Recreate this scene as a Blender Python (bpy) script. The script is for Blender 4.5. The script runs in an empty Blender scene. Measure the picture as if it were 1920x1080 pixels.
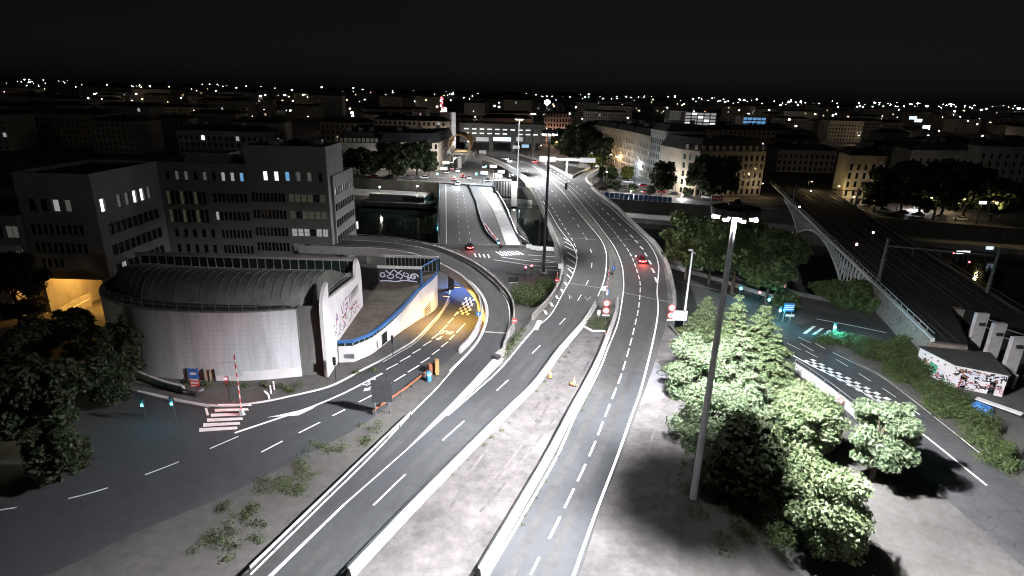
import bpy, math, random
import numpy as np
from mathutils import Vector, Matrix

# ---------------------------------------------------------------- camera, sky, exposure
SC = bpy.context.scene
COL = SC.collection
FPX, HSL, HUP, CZ = 1090.0, 0.027, 368.0, 36.0     # focal length in px (1920 wide), horizon slope and height, camera height
_w = np.array([HSL, 1, HUP / FPX]); _w /= np.linalg.norm(_w)
_f = np.array([0, 0, -1.0]); _y = _f - _w * _f.dot(_w); _y /= np.linalg.norm(_y)
RM = np.array([np.cross(_y, _w), _y, _w])
cam = bpy.data.cameras.new('camera'); camo = bpy.data.objects.new('camera', cam); COL.objects.link(camo)
m4 = Matrix.Identity(4)
for i in range(3):
    for j in range(3): m4[i][j] = RM[i][j]
m4[0][3], m4[1][3], m4[2][3] = 0, 0, CZ
camo.matrix_world = m4
cam.sensor_width = 36; cam.lens = FPX / 1920 * 36; cam.clip_start = 0.5; cam.clip_end = 20000
SC.camera = camo

WD = bpy.data.worlds.new('World'); SC.world = WD; WD.use_nodes = True
nt = WD.node_tree; bg = nt.nodes['Background']
sky = nt.nodes.new('ShaderNodeTexSky'); sky.sky_type = 'NISHITA'; sky.sun_disc = False
sky.sun_elevation = math.radians(3); sky.sun_rotation = math.radians(200)
hs = nt.nodes.new('ShaderNodeHueSaturation'); hs.inputs['Saturation'].default_value = 0.0
nt.links.new(sky.outputs[0], hs.inputs['Color']); nt.links.new(hs.outputs[0], bg.inputs[0])
bg.inputs[1].default_value = 0.0021
sun = bpy.data.lights.new('fill_sun', 'SUN'); sun.energy = 0.014; sun.angle = math.radians(0.5); sun.color = (1, .93, .82)  # weak fill light added to lift the dark facades, no moon seen
suno = bpy.data.objects.new('fill_sun', sun); COL.objects.link(suno)
suno.rotation_euler = (math.radians(52), 0, math.radians(-25))
SC.view_settings.view_transform = 'Standard'; SC.view_settings.look = 'None'
SC.view_settings.exposure = 0.0; SC.view_settings.gamma = 1.0
SC.render.engine = 'CYCLES'
SC.cycles.use_denoising = True; SC.cycles.filter_width = 1.05
SC.cycles.max_bounces = 4; SC.cycles.diffuse_bounces = 2; SC.cycles.glossy_bounces = 2; SC.cycles.transmission_bounces = 2
SC.cycles.sample_clamp_indirect = 4.0; SC.cycles.sample_clamp_direct = 0
SC.cycles.caustics_reflective = False; SC.cycles.caustics_refractive = False
random.seed(7); RNG = np.random.default_rng(7)

# ---------------------------------------------------------------- helpers
def ray(px, py): return RM @ np.array([px - 960, 540 - py, -FPX])
def ss(a, b, x):
    t = min(1, max(0, (x - a) / (b - a))); return t * t * (3 - 2 * t)
def P(px, py, z=0.0):
    """photo pixel -> point on a surface whose height is z (number or function of x, y)"""
    d = ray(px, py); zz = z(0, 100) if callable(z) else z
    for _ in range(30 if callable(z) else 1):
        t = (zz - CZ) / d[2]; x, y = d[0] * t, d[1] * t
        if callable(z): zz = .5 * zz + .5 * z(x, y)
    return Vector((x, y, z(x, y) if callable(z) else z))
def V(px, py, Y):
    """photo pixel -> point at ground distance Y along the view"""
    d = ray(px, py); t = Y / d[1]; return Vector((d[0] * t, Y, CZ + d[2] * t))

ORG = {}
def link(o, parent=None):
    COL.objects.link(o)
    if parent is not None: o.parent = parent
    return o
def tag(o, label, cat, group=None):
    o['label'] = label; o['category'] = cat
    if group: o['group'] = group
    return o
def thing(name, label, cat, loc=(0, 0, 0), group=None):
    o = bpy.data.objects.new(name, None); link(o); o.location = loc; o.empty_display_size = .3
    ORG[o] = Vector(loc); return tag(o, label, cat, group)
def org(o):
    return Vector((0, 0, 0)) if o is None else ORG.get(o, org(o.parent) if o.parent else Vector((0, 0, 0)))
def copy_tree(o, parent=None):
    c = o.copy(); link(c, parent)
    for ch in list(o.children): copy_tree(ch, c)
    return c
def place(proto, loc, rz=0, sc=1, first=[]):
    c = copy_tree(proto); c.location = loc; c.rotation_euler = (0, 0, rz); c.scale = (sc, sc, sc); return c

class MB:
    def __init__(s): s.v = []; s.f = []; s.m = []; s.cm = 0
    def quad(s, *p):
        n = len(s.v); s.v += [tuple(q) for q in p]; s.f.append(tuple(range(n, n + len(p)))); s.m.append(s.cm)
    def box(s, c, d, rz=0, taper=1.0):
        cx, cy, cz = c; a, b, h = d[0] / 2, d[1] / 2, d[2] / 2; co, si = math.cos(rz), math.sin(rz); n = len(s.v)
        for z, k in ((-h, 1), (h, taper)):
            for x, y in ((-a, -b), (a, -b), (a, b), (-a, b)):
                x *= k; y *= k; s.v.append((cx + x * co - y * si, cy + x * si + y * co, cz + z))
        for q in ((3, 2, 1, 0), (4, 5, 6, 7), (0, 1, 5, 4), (1, 2, 6, 5), (2, 3, 7, 6), (3, 0, 4, 7)):
            s.f.append(tuple(n + i for i in q)); s.m.append(s.cm)
        return s
    def tube(s, pts, r, n=8, caps=True):
        pts = [Vector(p) for p in pts]; r = r if hasattr(r, '__len__') else [r] * len(pts); base = len(s.v)
        for i, p in enumerate(pts):
            d = (pts[min(i + 1, len(pts) - 1)] - pts[max(i - 1, 0)]).normalized()
            a = d.cross(Vector((0, 0, 1)) if abs(d.z) < .9 else Vector((1, 0, 0))).normalized(); b = d.cross(a)
            for k in range(n):
                t = 2 * math.pi * k / n; s.v.append(tuple(p + (a * math.cos(t) + b * math.sin(t)) * r[i]))
        for i in range(len(pts) - 1):
            for k in range(n):
                k2 = (k + 1) % n; s.f.append((base + i * n + k, base + i * n + k2, base + i * n + n + k2, base + i * n + n + k)); s.m.append(s.cm)
        if caps:
            s.f.append(tuple(base + k for k in range(n))); s.m.append(s.cm)
            e = base + (len(pts) - 1) * n; s.f.append(tuple(e + k for k in reversed(range(n)))); s.m.append(s.cm)
        return s
    def prism(s, poly, z0, z1, cap=True):
        n = len(s.v); k = len(poly)
        f0 = z0 if callable(z0) else (lambda x, y: z0); f1 = z1 if callable(z1) else (lambda x, y: z1)
        for p in poly: s.v.append((p[0], p[1], f0(p[0], p[1])))
        for p in poly: s.v.append((p[0], p[1], f1(p[0], p[1])))
        for i in range(k):
            j = (i + 1) % k; s.f.append((n + i, n + j, n + k + j, n + k + i)); s.m.append(s.cm)
        if cap:
            s.f.append(tuple(n + k + i for i in range(k))); s.m.append(s.cm)
            s.f.append(tuple(n + i for i in reversed(range(k)))); s.m.append(s.cm)
        return s
    def lathe(s, c, prof, n=16):
        base = len(s.v)
        for r, z in prof:
            for k in range(n):
                t = 2 * math.pi * k / n; s.v.append((c[0] + r * math.cos(t), c[1] + r * math.sin(t), c[2] + z))
        for i in range(len(prof) - 1):
            for k in range(n):
                k2 = (k + 1) % n; s.f.append((base + i * n + k, base + i * n + k2, base + i * n + n + k2, base + i * n + n + k)); s.m.append(s.cm)
        return s
    def sweep(s, pts, prof, closed=True, fixz=False, caps=True):
        """profile of (offset to the right, height) swept along a 3D path; height callable of the path point"""
        base = len(s.v); k = len(prof); n = len(pts)
        for i, p in enumerate(pts):
            d = Vector(pts[min(i + 1, n - 1)]) - Vector(pts[max(i - 1, 0)]); d.z = 0; d.normalize(); r = Vector((d.y, -d.x, 0))
            for o, h in prof:
                q = Vector(p) + r * o
                q.z = h(q.x, q.y) if callable(h) else p[2] + h
                s.v.append(tuple(q))
        for i in range(n - 1):
            for j in range(k if closed else k - 1):
                j2 = (j + 1) % k; s.f.append((base + i * k + j, base + (i + 1) * k + j, base + (i + 1) * k + j2, base + i * k + j2)); s.m.append(s.cm)
        if closed and caps:
            s.f.append(tuple(base + j for j in range(k))); s.m.append(s.cm)
            s.f.append(tuple(base + (n - 1) * k + j for j in reversed(range(k)))); s.m.append(s.cm)
        return s
    def mesh(s, name, mats, off=None, smooth=False):
        me = bpy.data.meshes.new(name)
        v = s.v if off is None or off.length == 0 else [(a - off.x, b - off.y, c - off.z) for a, b, c in s.v]
        me.from_pydata(v, [], s.f); mats = mats if isinstance(mats, (list, tuple)) else [mats]
        for m in mats: me.materials.append(m)
        if len(mats) > 1: me.polygons.foreach_set('material_index', s.m)
        if smooth: me.polygons.foreach_set('use_smooth', [True] * len(me.polygons))
        me.update(); return me
    def build(s, name, mats, parent=None, smooth=False, kind=None):
        o = bpy.data.objects.new(name, s.mesh(name, mats, org(parent), smooth)); link(o, parent)
        if kind: o['kind'] = kind
        return o
def structure(mb, name, mat, smooth=False): return mb.build(name, mat, None, smooth, 'structure')

def resample(pts, n):
    """Catmull-Rom through pts, resampled to n points of even arc length"""
    pts = [np.array(p, float) for p in pts]; ext = [2 * pts[0] - pts[1]] + pts + [2 * pts[-1] - pts[-2]]; out = []
    for i in range(1, len(ext) - 2):
        a, b, c, d = ext[i - 1:i + 3]
        for t in np.linspace(0, 1, 16, endpoint=False):
            out.append(.5 * (2 * b + (c - a) * t + (2 * a - 5 * b + 4 * c - d) * t * t + (3 * b - a - 3 * c + d) * t ** 3))
    out.append(pts[-1]); out = np.array(out)
    L = np.r_[0, np.cumsum(np.linalg.norm(np.diff(out[:, :2], axis=0), axis=1))]
    u = np.linspace(0, L[-1], n)
    return [Vector([np.interp(x, L, out[:, k]) for k in range(out.shape[1])]) for x in u]
def plen(pts): return sum((pts[i + 1] - pts[i]).length for i in range(len(pts) - 1))
def path(px, zf, step=2.0, dz=0.0):
    """pixel polyline -> evenly sampled world path lying on surface zf"""
    w = [P(x, y, zf) for x, y in px]; w2 = [(p.x, p.y) for p in w]
    n = max(2, int(sum(math.dist(w2[i], w2[i + 1]) for i in range(len(w2) - 1)) / step) + 1)
    r = resample(w2, n)
    return [Vector((p[0], p[1], (zf(p[0], p[1]) if callable(zf) else zf) + dz)) for p in r]
def ribbon(mb, lpx, rpx, zf, n=80, dz=0.0, cross=4, raw=False):
    l = resample([tuple(P(x, y, zf))[:2] for x, y in lpx] if not raw else lpx, n); r = resample([tuple(P(x, y, zf))[:2] for x, y in rpx] if not raw else rpx, n)
    base = len(mb.v); z = zf if callable(zf) else (lambda x, y: zf)
    for a, b in zip(l, r):
        for k in range(cross + 1):
            q = a + (b - a) * k / cross; mb.v.append((q[0], q[1], z(q[0], q[1]) + dz))
    for i in range(n - 1):
        for k in range(cross):
            c = base + i * (cross + 1) + k; mb.f.append((c, c + 1, c + cross + 2, c + cross + 1)); mb.m.append(mb.cm)
    return l, r
def flat(pts, w, name, mat, parent):
    mb = MB(); mb.sweep(pts, [(-w / 2, 0), (w / 2, 0)], closed=False); return mb.build(name, mat, parent)
def line(parent, px, zf, w=.2, mat=None, dz=.014, name='edge_line'):
    return flat(path(px, zf, 2.0, dz), w, name, mat or M['paint'], parent)
def dashes(parent, px, zf, w=.18, on=3.0, off=3.0, mat=None, dz=.014, start=0, name='lane_dash'):
    p = path(px, zf, .25, dz); L = plen(p); i0 = start; n = len(p); stp = L / (n - 1)
    while i0 + on <= L + .1:
        a, b = int(i0 / stp), min(n - 1, int((i0 + on) / stp)); seg = p[a:b + 1:4]
        if len(seg) > 1: flat(seg, w, name, mat or M['paint'], parent)
        i0 += on + off
def dash_at(parent, segs, zf, w=.18, mat=None, dz=.014, name='lane_dash'):
    for (a, b) in segs:
        p, q = P(*a, zf), P(*b, zf); z = zf if callable(zf) else (lambda x, y: zf)
        pts = [Vector((*(p + (q - p) * t).xy, 0)) for t in (0, .25, .5, .75, 1)]
        for k in pts: k.z = z(k.x, k.y) + dz
        flat(pts, w, name, mat or M['paint'], parent)
def poly_on(parent, px, zf, name, mat, dz=.014, raw=False):
    w = [P(x, y, zf) for x, y in px] if not raw else [Vector((x, y, zf(x, y) if callable(zf) else zf)) for x, y in px]
    mb = MB(); mb.quad(*[(p.x, p.y, p.z + dz) for p in w]); return mb.build(name, mat, parent)

# ---------------------------------------------------------------- materials
M = {}
def mat(key, col, rough=.8, var=.25, scale=1.5, bump=0.0, metal=0.0, emit=None, es=0.0, spec=.5, stain=0.0, island=0.0, detail=4, cracks=0.0, stretch=None, trans=0.0):
    m = bpy.data.materials.new(key); m.use_nodes = True; t = m.node_tree; b = t.nodes['Principled BSDF']; M[key] = m
    b.inputs['Roughness'].default_value = rough; b.inputs['Metallic'].default_value = metal
    b.inputs['Specular IOR Level'].default_value = spec
    if emit:
        b.inputs['Emission Color'].default_value = (*emit, 1); b.inputs['Emission Strength'].default_value = es
    co = t.nodes.new('ShaderNodeTexCoord'); vec = co.outputs['Object']
    if stretch:
        mp = t.nodes.new('ShaderNodeMapping'); mp.inputs['Scale'].default_value = stretch; t.links.new(vec, mp.inputs[0]); vec = mp.outputs[0]
    nz = t.nodes.new('ShaderNodeTexNoise'); nz.inputs['Scale'].default_value = scale; nz.inputs['Detail'].default_value = detail; nz.inputs['Roughness'].default_value = .65
    t.links.new(vec, nz.inputs['Vector'])
    rp = t.nodes.new('ShaderNodeValToRGB'); rp.color_ramp.elements[0].position = .3; rp.color_ramp.elements[1].position = .72
    rp.color_ramp.elements[0].color = (*[c * (1 - var) for c in col], 1); rp.color_ramp.elements[1].color = (*[min(1, c * (1 + var)) for c in col], 1)
    t.links.new(nz.outputs['Fac'], rp.inputs[0]); out = rp.outputs[0]
    def mult(inp, fac, a):
        mx = t.nodes.new('ShaderNodeMix'); mx.data_type = 'RGBA'; mx.blend_type = 'MULTIPLY'; mx.inputs['Factor'].default_value = fac
        t.links.new(inp, mx.inputs['A']); t.links.new(a, mx.inputs['B']); return mx.outputs['Result']
    if stain:
        n2 = t.nodes.new('ShaderNodeTexNoise'); n2.inputs['Scale'].default_value = scale * .12; n2.inputs['Detail'].default_value = 6; n2.inputs['Roughness'].default_value = .7
        t.links.new(vec, n2.inputs['Vector']); r2 = t.nodes.new('ShaderNodeValToRGB')
        r2.color_ramp.elements[0].position = .36; r2.color_ramp.elements[0].color = (.25, .24, .22, 1); r2.color_ramp.elements[1].position = .6; r2.color_ramp.elements[1].color = (1, 1, 1, 1)
        t.links.new(n2.outputs['Fac'], r2.inputs[0]); out = mult(out, stain, r2.outputs[0])
    if cracks:
        vo = t.nodes.new('ShaderNodeTexVoronoi'); vo.feature = 'DISTANCE_TO_EDGE'; vo.inputs['Scale'].default_value = cracks
        wn = t.nodes.new('ShaderNodeTexNoise'); wn.inputs['Scale'].default_value = cracks * 2; ad = t.nodes.new('ShaderNodeVectorMath'); ad.operation = 'MULTIPLY_ADD'
        t.links.new(vec, wn.inputs['Vector']); t.links.new(wn.outputs['Color'], ad.inputs[0]); ad.inputs[1].default_value = (1.2, 1.2, 1.2); t.links.new(vec, ad.inputs[2])
        t.links.new(ad.outputs[0], vo.inputs['Vector']); r3 = t.nodes.new('ShaderNodeValToRGB')
        r3.color_ramp.elements[0].color = (.3, .3, .3, 1); r3.color_ramp.elements[1].position = .018; r3.color_ramp.elements[1].color = (1, 1, 1, 1)
        t.links.new(vo.outputs['Distance'], r3.inputs[0]); out = mult(out, .9, r3.outputs[0])
    if island:
        g = t.nodes.new('ShaderNodeNewGeometry'); r4 = t.nodes.new('ShaderNodeValToRGB')
        r4.color_ramp.elements[0].color = (1 - island, 1 - island, 1 - island, 1); r4.color_ramp.elements[1].color = (1, 1, 1, 1)
        t.links.new(g.outputs['Random Per Island'], r4.inputs[0]); out = mult(out, 1, r4.outputs[0])
    t.links.new(out, b.inputs['Base Color'])
    if trans:
        b.inputs['Subsurface Weight'].default_value = 0
        tr = t.nodes.new('ShaderNodeBsdfTranslucent'); ms = t.nodes.new('ShaderNodeMixShader'); ms.inputs[0].default_value = trans
        t.links.new(out, tr.inputs[0]); t.links.new(b.outputs[0], ms.inputs[1]); t.links.new(tr.outputs[0], ms.inputs[2]); t.links.new(ms.outputs[0], t.nodes['Material Output'].inputs[0])
    if bump:
        bp = t.nodes.new('ShaderNodeBump'); bp.inputs['Strength'].default_value = bump; bp.inputs['Distance'].default_value = .05
        n5 = t.nodes.new('ShaderNodeTexNoise'); n5.inputs['Scale'].default_value = scale * 6; n5.inputs['Detail'].default_value = 5
        t.links.new(vec, n5.inputs['Vector']); t.links.new(n5.outputs['Fac'], bp.inputs['Height']); t.links.new(bp.outputs[0], b.inputs['Normal'])
    return m
mat('asphalt', (.056, .055, .054), .8, .16, .35, .15, stain=.45, stretch=(1, .25, 1))
mat('asphalt_new', (.040, .043, .047), .8, .14, .5, .15, stain=.25)
mat('asphalt_old', (.050, .051, .053), .8, .2, .6, .2, stain=.3, cracks=.45)
mat('asphalt_track', (.0475, .047, .0465), .76, .2, .9, .12, stain=.5)
mat('apron_mark', (.088, .079, .08), .85, .35, 1.5, .2, stain=.5)
mat('asphalt_grey', (.16, .16, .175), .8, .14, .6, .15, stain=.4)
mat('paint', (.80, .80, .78), .55, .12, 3.0, 0, stain=.25)
mat('paint_worn', (.62, .59, .58), .6, .3, 2.2, 0, stain=.6)
mat('apron', (.112, .104, .104), .9, .25, .9, .3, stain=.75)
mat('dirt', (.13, .115, .10), .95, .35, .5, .3, stain=.4)
mat('pavement', (.085, .080, .076), .9, .2, .9, .2, stain=.4)
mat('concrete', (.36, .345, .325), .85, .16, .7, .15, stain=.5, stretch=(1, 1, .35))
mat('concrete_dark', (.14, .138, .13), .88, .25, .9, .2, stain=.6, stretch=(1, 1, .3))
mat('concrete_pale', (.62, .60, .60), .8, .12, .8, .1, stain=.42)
mat('white_clad', (.60, .605, .635), .55, .10, 1.6, .05, stain=.42, stretch=(1.6, 1.6, .16))
mat('white_wall', (.72, .69, .70), .75, .06, .5, .08, stain=.32, stretch=(1, 1, .35))
mat('roof_metal', (.26, .26, .25), .6, .2, .6, .1, metal=0, stain=.5)
mat('roof_gravel', (.15, .125, .10), .95, .25, 1.6, .3, stain=.6)
mat('roof_dark', (.05, .05, .05), .9, .3, .8, .1, stain=.3)
mat('slate', (.035, .036, .04), .7, .25, .8, .1)
mat('office_wall', (.27, .27, .262), .85, .08, .3, .05, stain=.2)
mat('stone', (.42, .37, .30), .85, .14, .4, .1, stain=.35)
mat('stone_warm', (.44, .36, .27), .85, .14, .4, .1, stain=.35)
mat('stone_grey', (.33, .32, .30), .85, .15, .4, .1, stain=.35)
mat('rubble', (.26, .22, .19), .9, .3, 1.2, .3, stain=.3)
mat('glass', (.012, .014, .016), .12, .3, .5)
mat('glass_green', (.02, .03, .026), .1, .4, .5)
mat('frame', (.28, .28, .27), .5, .1, 2)
mat('frame_dark', (.04, .045, .045), .5, .1, 2)
mat('blue_edge', (.05, .16, .42), .45, .15, 1.0, stain=.3)
mat('metal', (.32, .33, .34), .45, .12, 2, metal=.6)
mat('metal_dark', (.05, .052, .055), .5, .2, 2, metal=.3)
mat('mast_paint', (.62, .62, .64), .45, .1, 1, metal=.2)
mat('rail_grey', (.48, .50, .50), .6, .2, 1.5, stain=.3)
mat('white_paint', (.74, .74, .74), .5, .08, 2, stain=.2)
mat('red_paint', (.62, .06, .05), .45, .12, 2)
mat('orange_paint', (.75, .18, .04), .5, .15, 3)
mat('blue_paint', (.04, .14, .45), .4, .1, 2)
mat('blue_tarp', (.06, .25, .62), .4, .15, 2)
mat('green_paint', (.08, .42, .25), .6, .2, 2)
mat('purple_paint', (.16, .02, .14), .6, .2, 2)
mat('black_paint', (.02, .02, .024), .6, .2, 2)
mat('pale_paint', (.62, .64, .74), .6, .2, 2)
mat('pink_paint', (.55, .20, .26), .6, .2, 2)
mat('brown_paint', (.20, .09, .06), .6, .3, 2)
mat('rust', (.22, .08, .04), .85, .4, 4, .2)
mat('timber', (.40, .22, .08), .8, .3, 3, .2, stretch=(1, 1, .2))
mat('rubber', (.02, .02, .02), .8, .1, 4)
mat('ballast', (.007, .0068, .0066), .95, .4, 2.5, .4)
mat('bark', (.09, .07, .055), .95, .35, 3, .5, stretch=(1, 1, .2))
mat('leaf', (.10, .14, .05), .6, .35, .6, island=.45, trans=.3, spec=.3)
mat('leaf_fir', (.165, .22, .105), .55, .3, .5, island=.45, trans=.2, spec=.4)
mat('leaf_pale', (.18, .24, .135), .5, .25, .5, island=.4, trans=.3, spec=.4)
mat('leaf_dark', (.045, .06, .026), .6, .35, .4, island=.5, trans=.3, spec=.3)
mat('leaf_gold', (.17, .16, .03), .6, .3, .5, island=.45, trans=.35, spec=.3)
mat('grass', (.07, .095, .03), .9, .4, 1.2, .3, island=.5)
mat('car_dark', (.03, .03, .035), .25, .1, 1, metal=.3)
mat('car_red', (.25, .02, .025), .25, .1, 1)
mat('car_white', (.65, .65, .66), .25, .05, 1)
mat('car_grey', (.22, .23, .25), .25, .05, 1, metal=.5)
for k, c, s in (('lamp_white', (1, .97, .95), 30), ('lamp_cool', (.72, .86, 1), 24), ('lamp_warm', (1, .72, .38), 20), ('lamp_red', (1, .06, .08), 14),
                ('lamp_pink', (1, .45, .62), 18), ('lamp_cyan', (.05, .85, .95), 16), ('lamp_orange', (1, .48, .08), 10), ('lamp_blue', (.15, .3, 1), 12),
                ('win_white', (.93, .95, 1), 1.6), ('win_blue', (.18, .45, .8), .7), ('win_dim', (.5, .5, .46), .12), ('win_warm', (1, .78, .5), .5),
                ('win_pale', (.8, .8, .85), .35), ('win_green', (.35, .42, .2), .07), ('sign_cool', (.6, .8, 1), 1.6), ('strip_white', (.92, .96, 1), 1.3)):
    mat(k, (.4, .4, .4), .5, 0, 1, emit=c, es=s)
# river water: dark, rippled
w_ = mat('water', (.006, .009, .008), .06, .2, .2); t_ = w_.node_tree
bp_ = t_.nodes.new('ShaderNodeBump'); nz_ = t_.nodes.new('ShaderNodeTexNoise'); nz_.inputs['Scale'].default_value = .35; nz_.inputs['Detail'].default_value = 3
tc_ = t_.nodes.new('ShaderNodeTexCoord'); t_.links.new(tc_.outputs['Object'], nz_.inputs['Vector']); t_.links.new(nz_.outputs['Fac'], bp_.inputs['Height'])
bp_.inputs['Strength'].default_value = .12; bp_.inputs['Distance'].default_value = .3; t_.links.new(bp_.outputs[0], t_.nodes['Principled BSDF'].inputs['Normal'])

def lamp(parent, loc, power, col=(1, .96, .92), kind='POINT', size=.15, spot=150, blend=.4, name='light'):
    l = bpy.data.lights.new(name, kind); l.energy = power; l.color = col
    l.shadow_soft_size = size
    if kind == 'SPOT': l.spot_size = math.radians(spot); l.spot_blend = blend
    o = bpy.data.objects.new(name, l); link(o, parent); o.location = Vector(loc) - org(parent); return o
# ---------------------------------------------------------------- ground, river, roads
def T(x, y):
    xe = 24 + (y - 60) * .25
    return -4 + 3.95 * (1 - ss(78, 108, y)) * (1 - ss(xe, xe + 9, x))
def zM(x, y): return 1.8 * ss(110, 260, y)
def zR(x, y): return 2.5 * ss(76, 112, y)
def zB(x, y): return T(x, y) + .05
ZK = -3.94; WZ = -10.0
NBX = [-500, -60, -20, 5, 30, 44, 62, 80, 110, 160, 220, 500]; NBY = [200, 157, 152, 153, 147, 139, 119, 104, 80, 40, 0, -150]
FBX = [-900, -150, -34, 5, 38, 75, 136, 200, 400, 1500]; FBY = [370, 280, 262, 252, 232, 222, 205, 185, 120, -150]
def Yn(x): return float(np.interp(x, NBX, NBY))
def Yf(x): return float(np.interp(x, FBX, FBY))

mb = MB(); xs = list(range(-400, -110, 15)) + list(range(-110, 111, 2)) + list(range(115, 260, 15)); NR = 70; n0 = 0
for x in xs:
    y1 = Yn(x)
    for r in range(NR + 1):
        y = 8 + (max(y1, 9) - 8) * r / NR; mb.v.append((x, y, T(x, y)))
for i in range(len(xs) - 1):
    for r in range(NR):
        a = i * (NR + 1) + r; mb.f.append((a, a + NR + 1, a + NR + 2, a + 1)); mb.m.append(0)
ground = structure(mb, 'ground', M['pavement'], True)
mb = MB(); mb.sweep([Vector((x, Yn(x), -4)) for x in xs if Yn(x) > 9], [(0, 0), (.9, .0), (.9, .7), (0, .7)][::-1] if False else [(-.05, -6.5), (-.05, .8), (.55, .8), (.55, -6.5)])
nq = tag(mb.build('quay_wall', M['concrete_dark']), 'long dark stone quay wall along the near bank of the river', 'wall')
mb = MB()
fx = [-900, -600, -400, -250, -150, -80, -34, 5, 38, 75, 100, 136, 170, 200, 300, 400, 800, 1500]
for a, b in zip(fx[:-1], fx[1:]):
    mb.quad((a, Yf(a), -4), (b, Yf(b), -4), (b * 8 if abs(b) > 500 else b * 6, 9000, -4), (a * 8 if abs(a) > 500 else a * 6, 9000, -4))
far_ground = structure(mb, 'far_ground', M['dirt'])
mb = MB(); mb.sweep([Vector((x, Yf(x), -4)) for x in np.linspace(-300, 320, 90)], [(.05, -6.5), (.05, .6), (-.5, .6), (-.5, -6.5)][::-1])
tag(mb.build('quay_wall', M['concrete_dark']), 'dark quay wall along the far bank of the river', 'wall')
mb = MB(); mb.quad((-900, -150, WZ), (900, -150, WZ), (1500, 600, WZ), (-1500, 600, WZ)); river = structure(mb, 'river', M['water'])
# lower quays on the far bank
mb = MB(); mb.sweep([Vector((x, Yf(x) - .6, -8.2)) for x in np.linspace(34, 230, 40)], [(0, -3), (0, 0), (11, 0), (11, -3)]); lq = structure(mb, 'lower_quay', M['concrete'])
mb = MB(); mb.sweep([Vector((x, Yf(x) - .6, -8.0)) for x in np.linspace(-78, -37, 12)], [(0, -3), (0, 0), (16, 0), (16, -3)]); structure(mb, 'lower_quay', M['concrete'])
# far quay carriageway along the bank
mb = MB(); mb.sweep([Vector((x, Yf(x) + 13, -3.98)) for x in np.linspace(-260, 300, 80)], [(-7, 0), (7, 0)], closed=False); fq = structure(mb, 'quay_road', M['asphalt'])
for o_ in (-6.6, 6.6):
    flat([Vector((x, Yf(x) + 13 + o_, -3.96)) for x in np.linspace(-260, 300, 80)], .25, 'edge_line', M['paint'], fq)
# street running inland from the road bridge
mb = MB(); ribbon(mb, [(823, 348), (828, 320), (833, 290), (832, 245), (830, 215)], [(925, 348), (905, 320), (885, 290), (850, 245), (834, 215)], -3.985, 30); cours = structure(mb, 'avenue', M['asphalt'])

# ---- motorway deck
LP = [(925, 690), (970, 632), (1000, 596), (1036, 556), (1052, 520), (1052, 490), (1048, 468), (1039, 445), (1029, 420), (1021, 403), (1012, 382), (1000, 358), (986, 338), (968, 323), (944, 309), (921, 299), (890, 290)]
RP = [(1262, 610), (1266, 585), (1266, 560), (1262, 533), (1255, 505), (1245, 483), (1231, 461), (1215, 446), (1181, 414), (1161, 393), (1141, 378), (1125, 365), (1103, 349), (1080, 337), (1058, 327), (1028, 311), (1000, 300), (970, 291)]
mb = MB(); l, r = ribbon(mb, LP, RP, zM, 140, 0, 6)
deck = structure(mb, 'motorway', M['concrete_dark'])
def under(zf, thick, yopen):
    return lambda x, y: (T(x, y) - .6) if y < yopen else zf(x, y) - thick
mk = MB()
for e, s in ((l, 1), (r, -1)):
    pts = [Vector((p[0], p[1], zM(p[0], p[1]))) for p in e]
    mk.sweep(pts, [(0, 0), (0, under(zM, 1.5, 146))], closed=False)
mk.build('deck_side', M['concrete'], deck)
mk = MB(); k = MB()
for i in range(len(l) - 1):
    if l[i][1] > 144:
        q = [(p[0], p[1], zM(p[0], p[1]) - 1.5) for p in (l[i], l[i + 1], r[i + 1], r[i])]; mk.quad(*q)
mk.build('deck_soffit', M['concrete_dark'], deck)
for py, zb in ((440, WZ - 1), (392, WZ - 1), (360, WZ - 1), (330, -4), (312, -4)):
    a = min(range(len(l)), key=lambda i: abs(l[i][1] - P(1030, py, zM).y)); c = (l[a] + r[a]) / 2; wd = (r[a] - l[a]); ang = math.atan2(wd[1], wd[0])
    m_ = MB()
    for t_ in (.22, .78):
        q = l[a] + wd * t_; m_.box((q[0], q[1], (zb + zM(0, q[1]) - 1.5) / 2), (wd.length * .2, 1.8, zM(0, q[1]) - 1.5 - zb), ang)
    m_.build('pier', M['concrete'], deck)
# far slip road joining from the right
mb = MB()
SL = [(1075, 342), (1074, 333), (1087, 325), (1106, 317), (1101, 312), (1086, 309), (1060, 305)]; SR = [(1112, 351), (1102, 343), (1099, 336), (1104, 331), (1113, 326), (1122, 319), (1121, 313), (1109, 308), (1086, 304), (1060, 300)]
sl, sr = ribbon(mb, SL, SR, zM, 60, .012, 3)
slip = structure(mb, 'slip_road', M['asphalt'])
m_ = MB()
for e in (sl, sr): m_.sweep([Vector((p[0], p[1], zM(0, p[1]))) for p in e], [(0, 0.01), (0, -1.4)], closed=False)
m_.build('deck_side', M['concrete'], slip)

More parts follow.
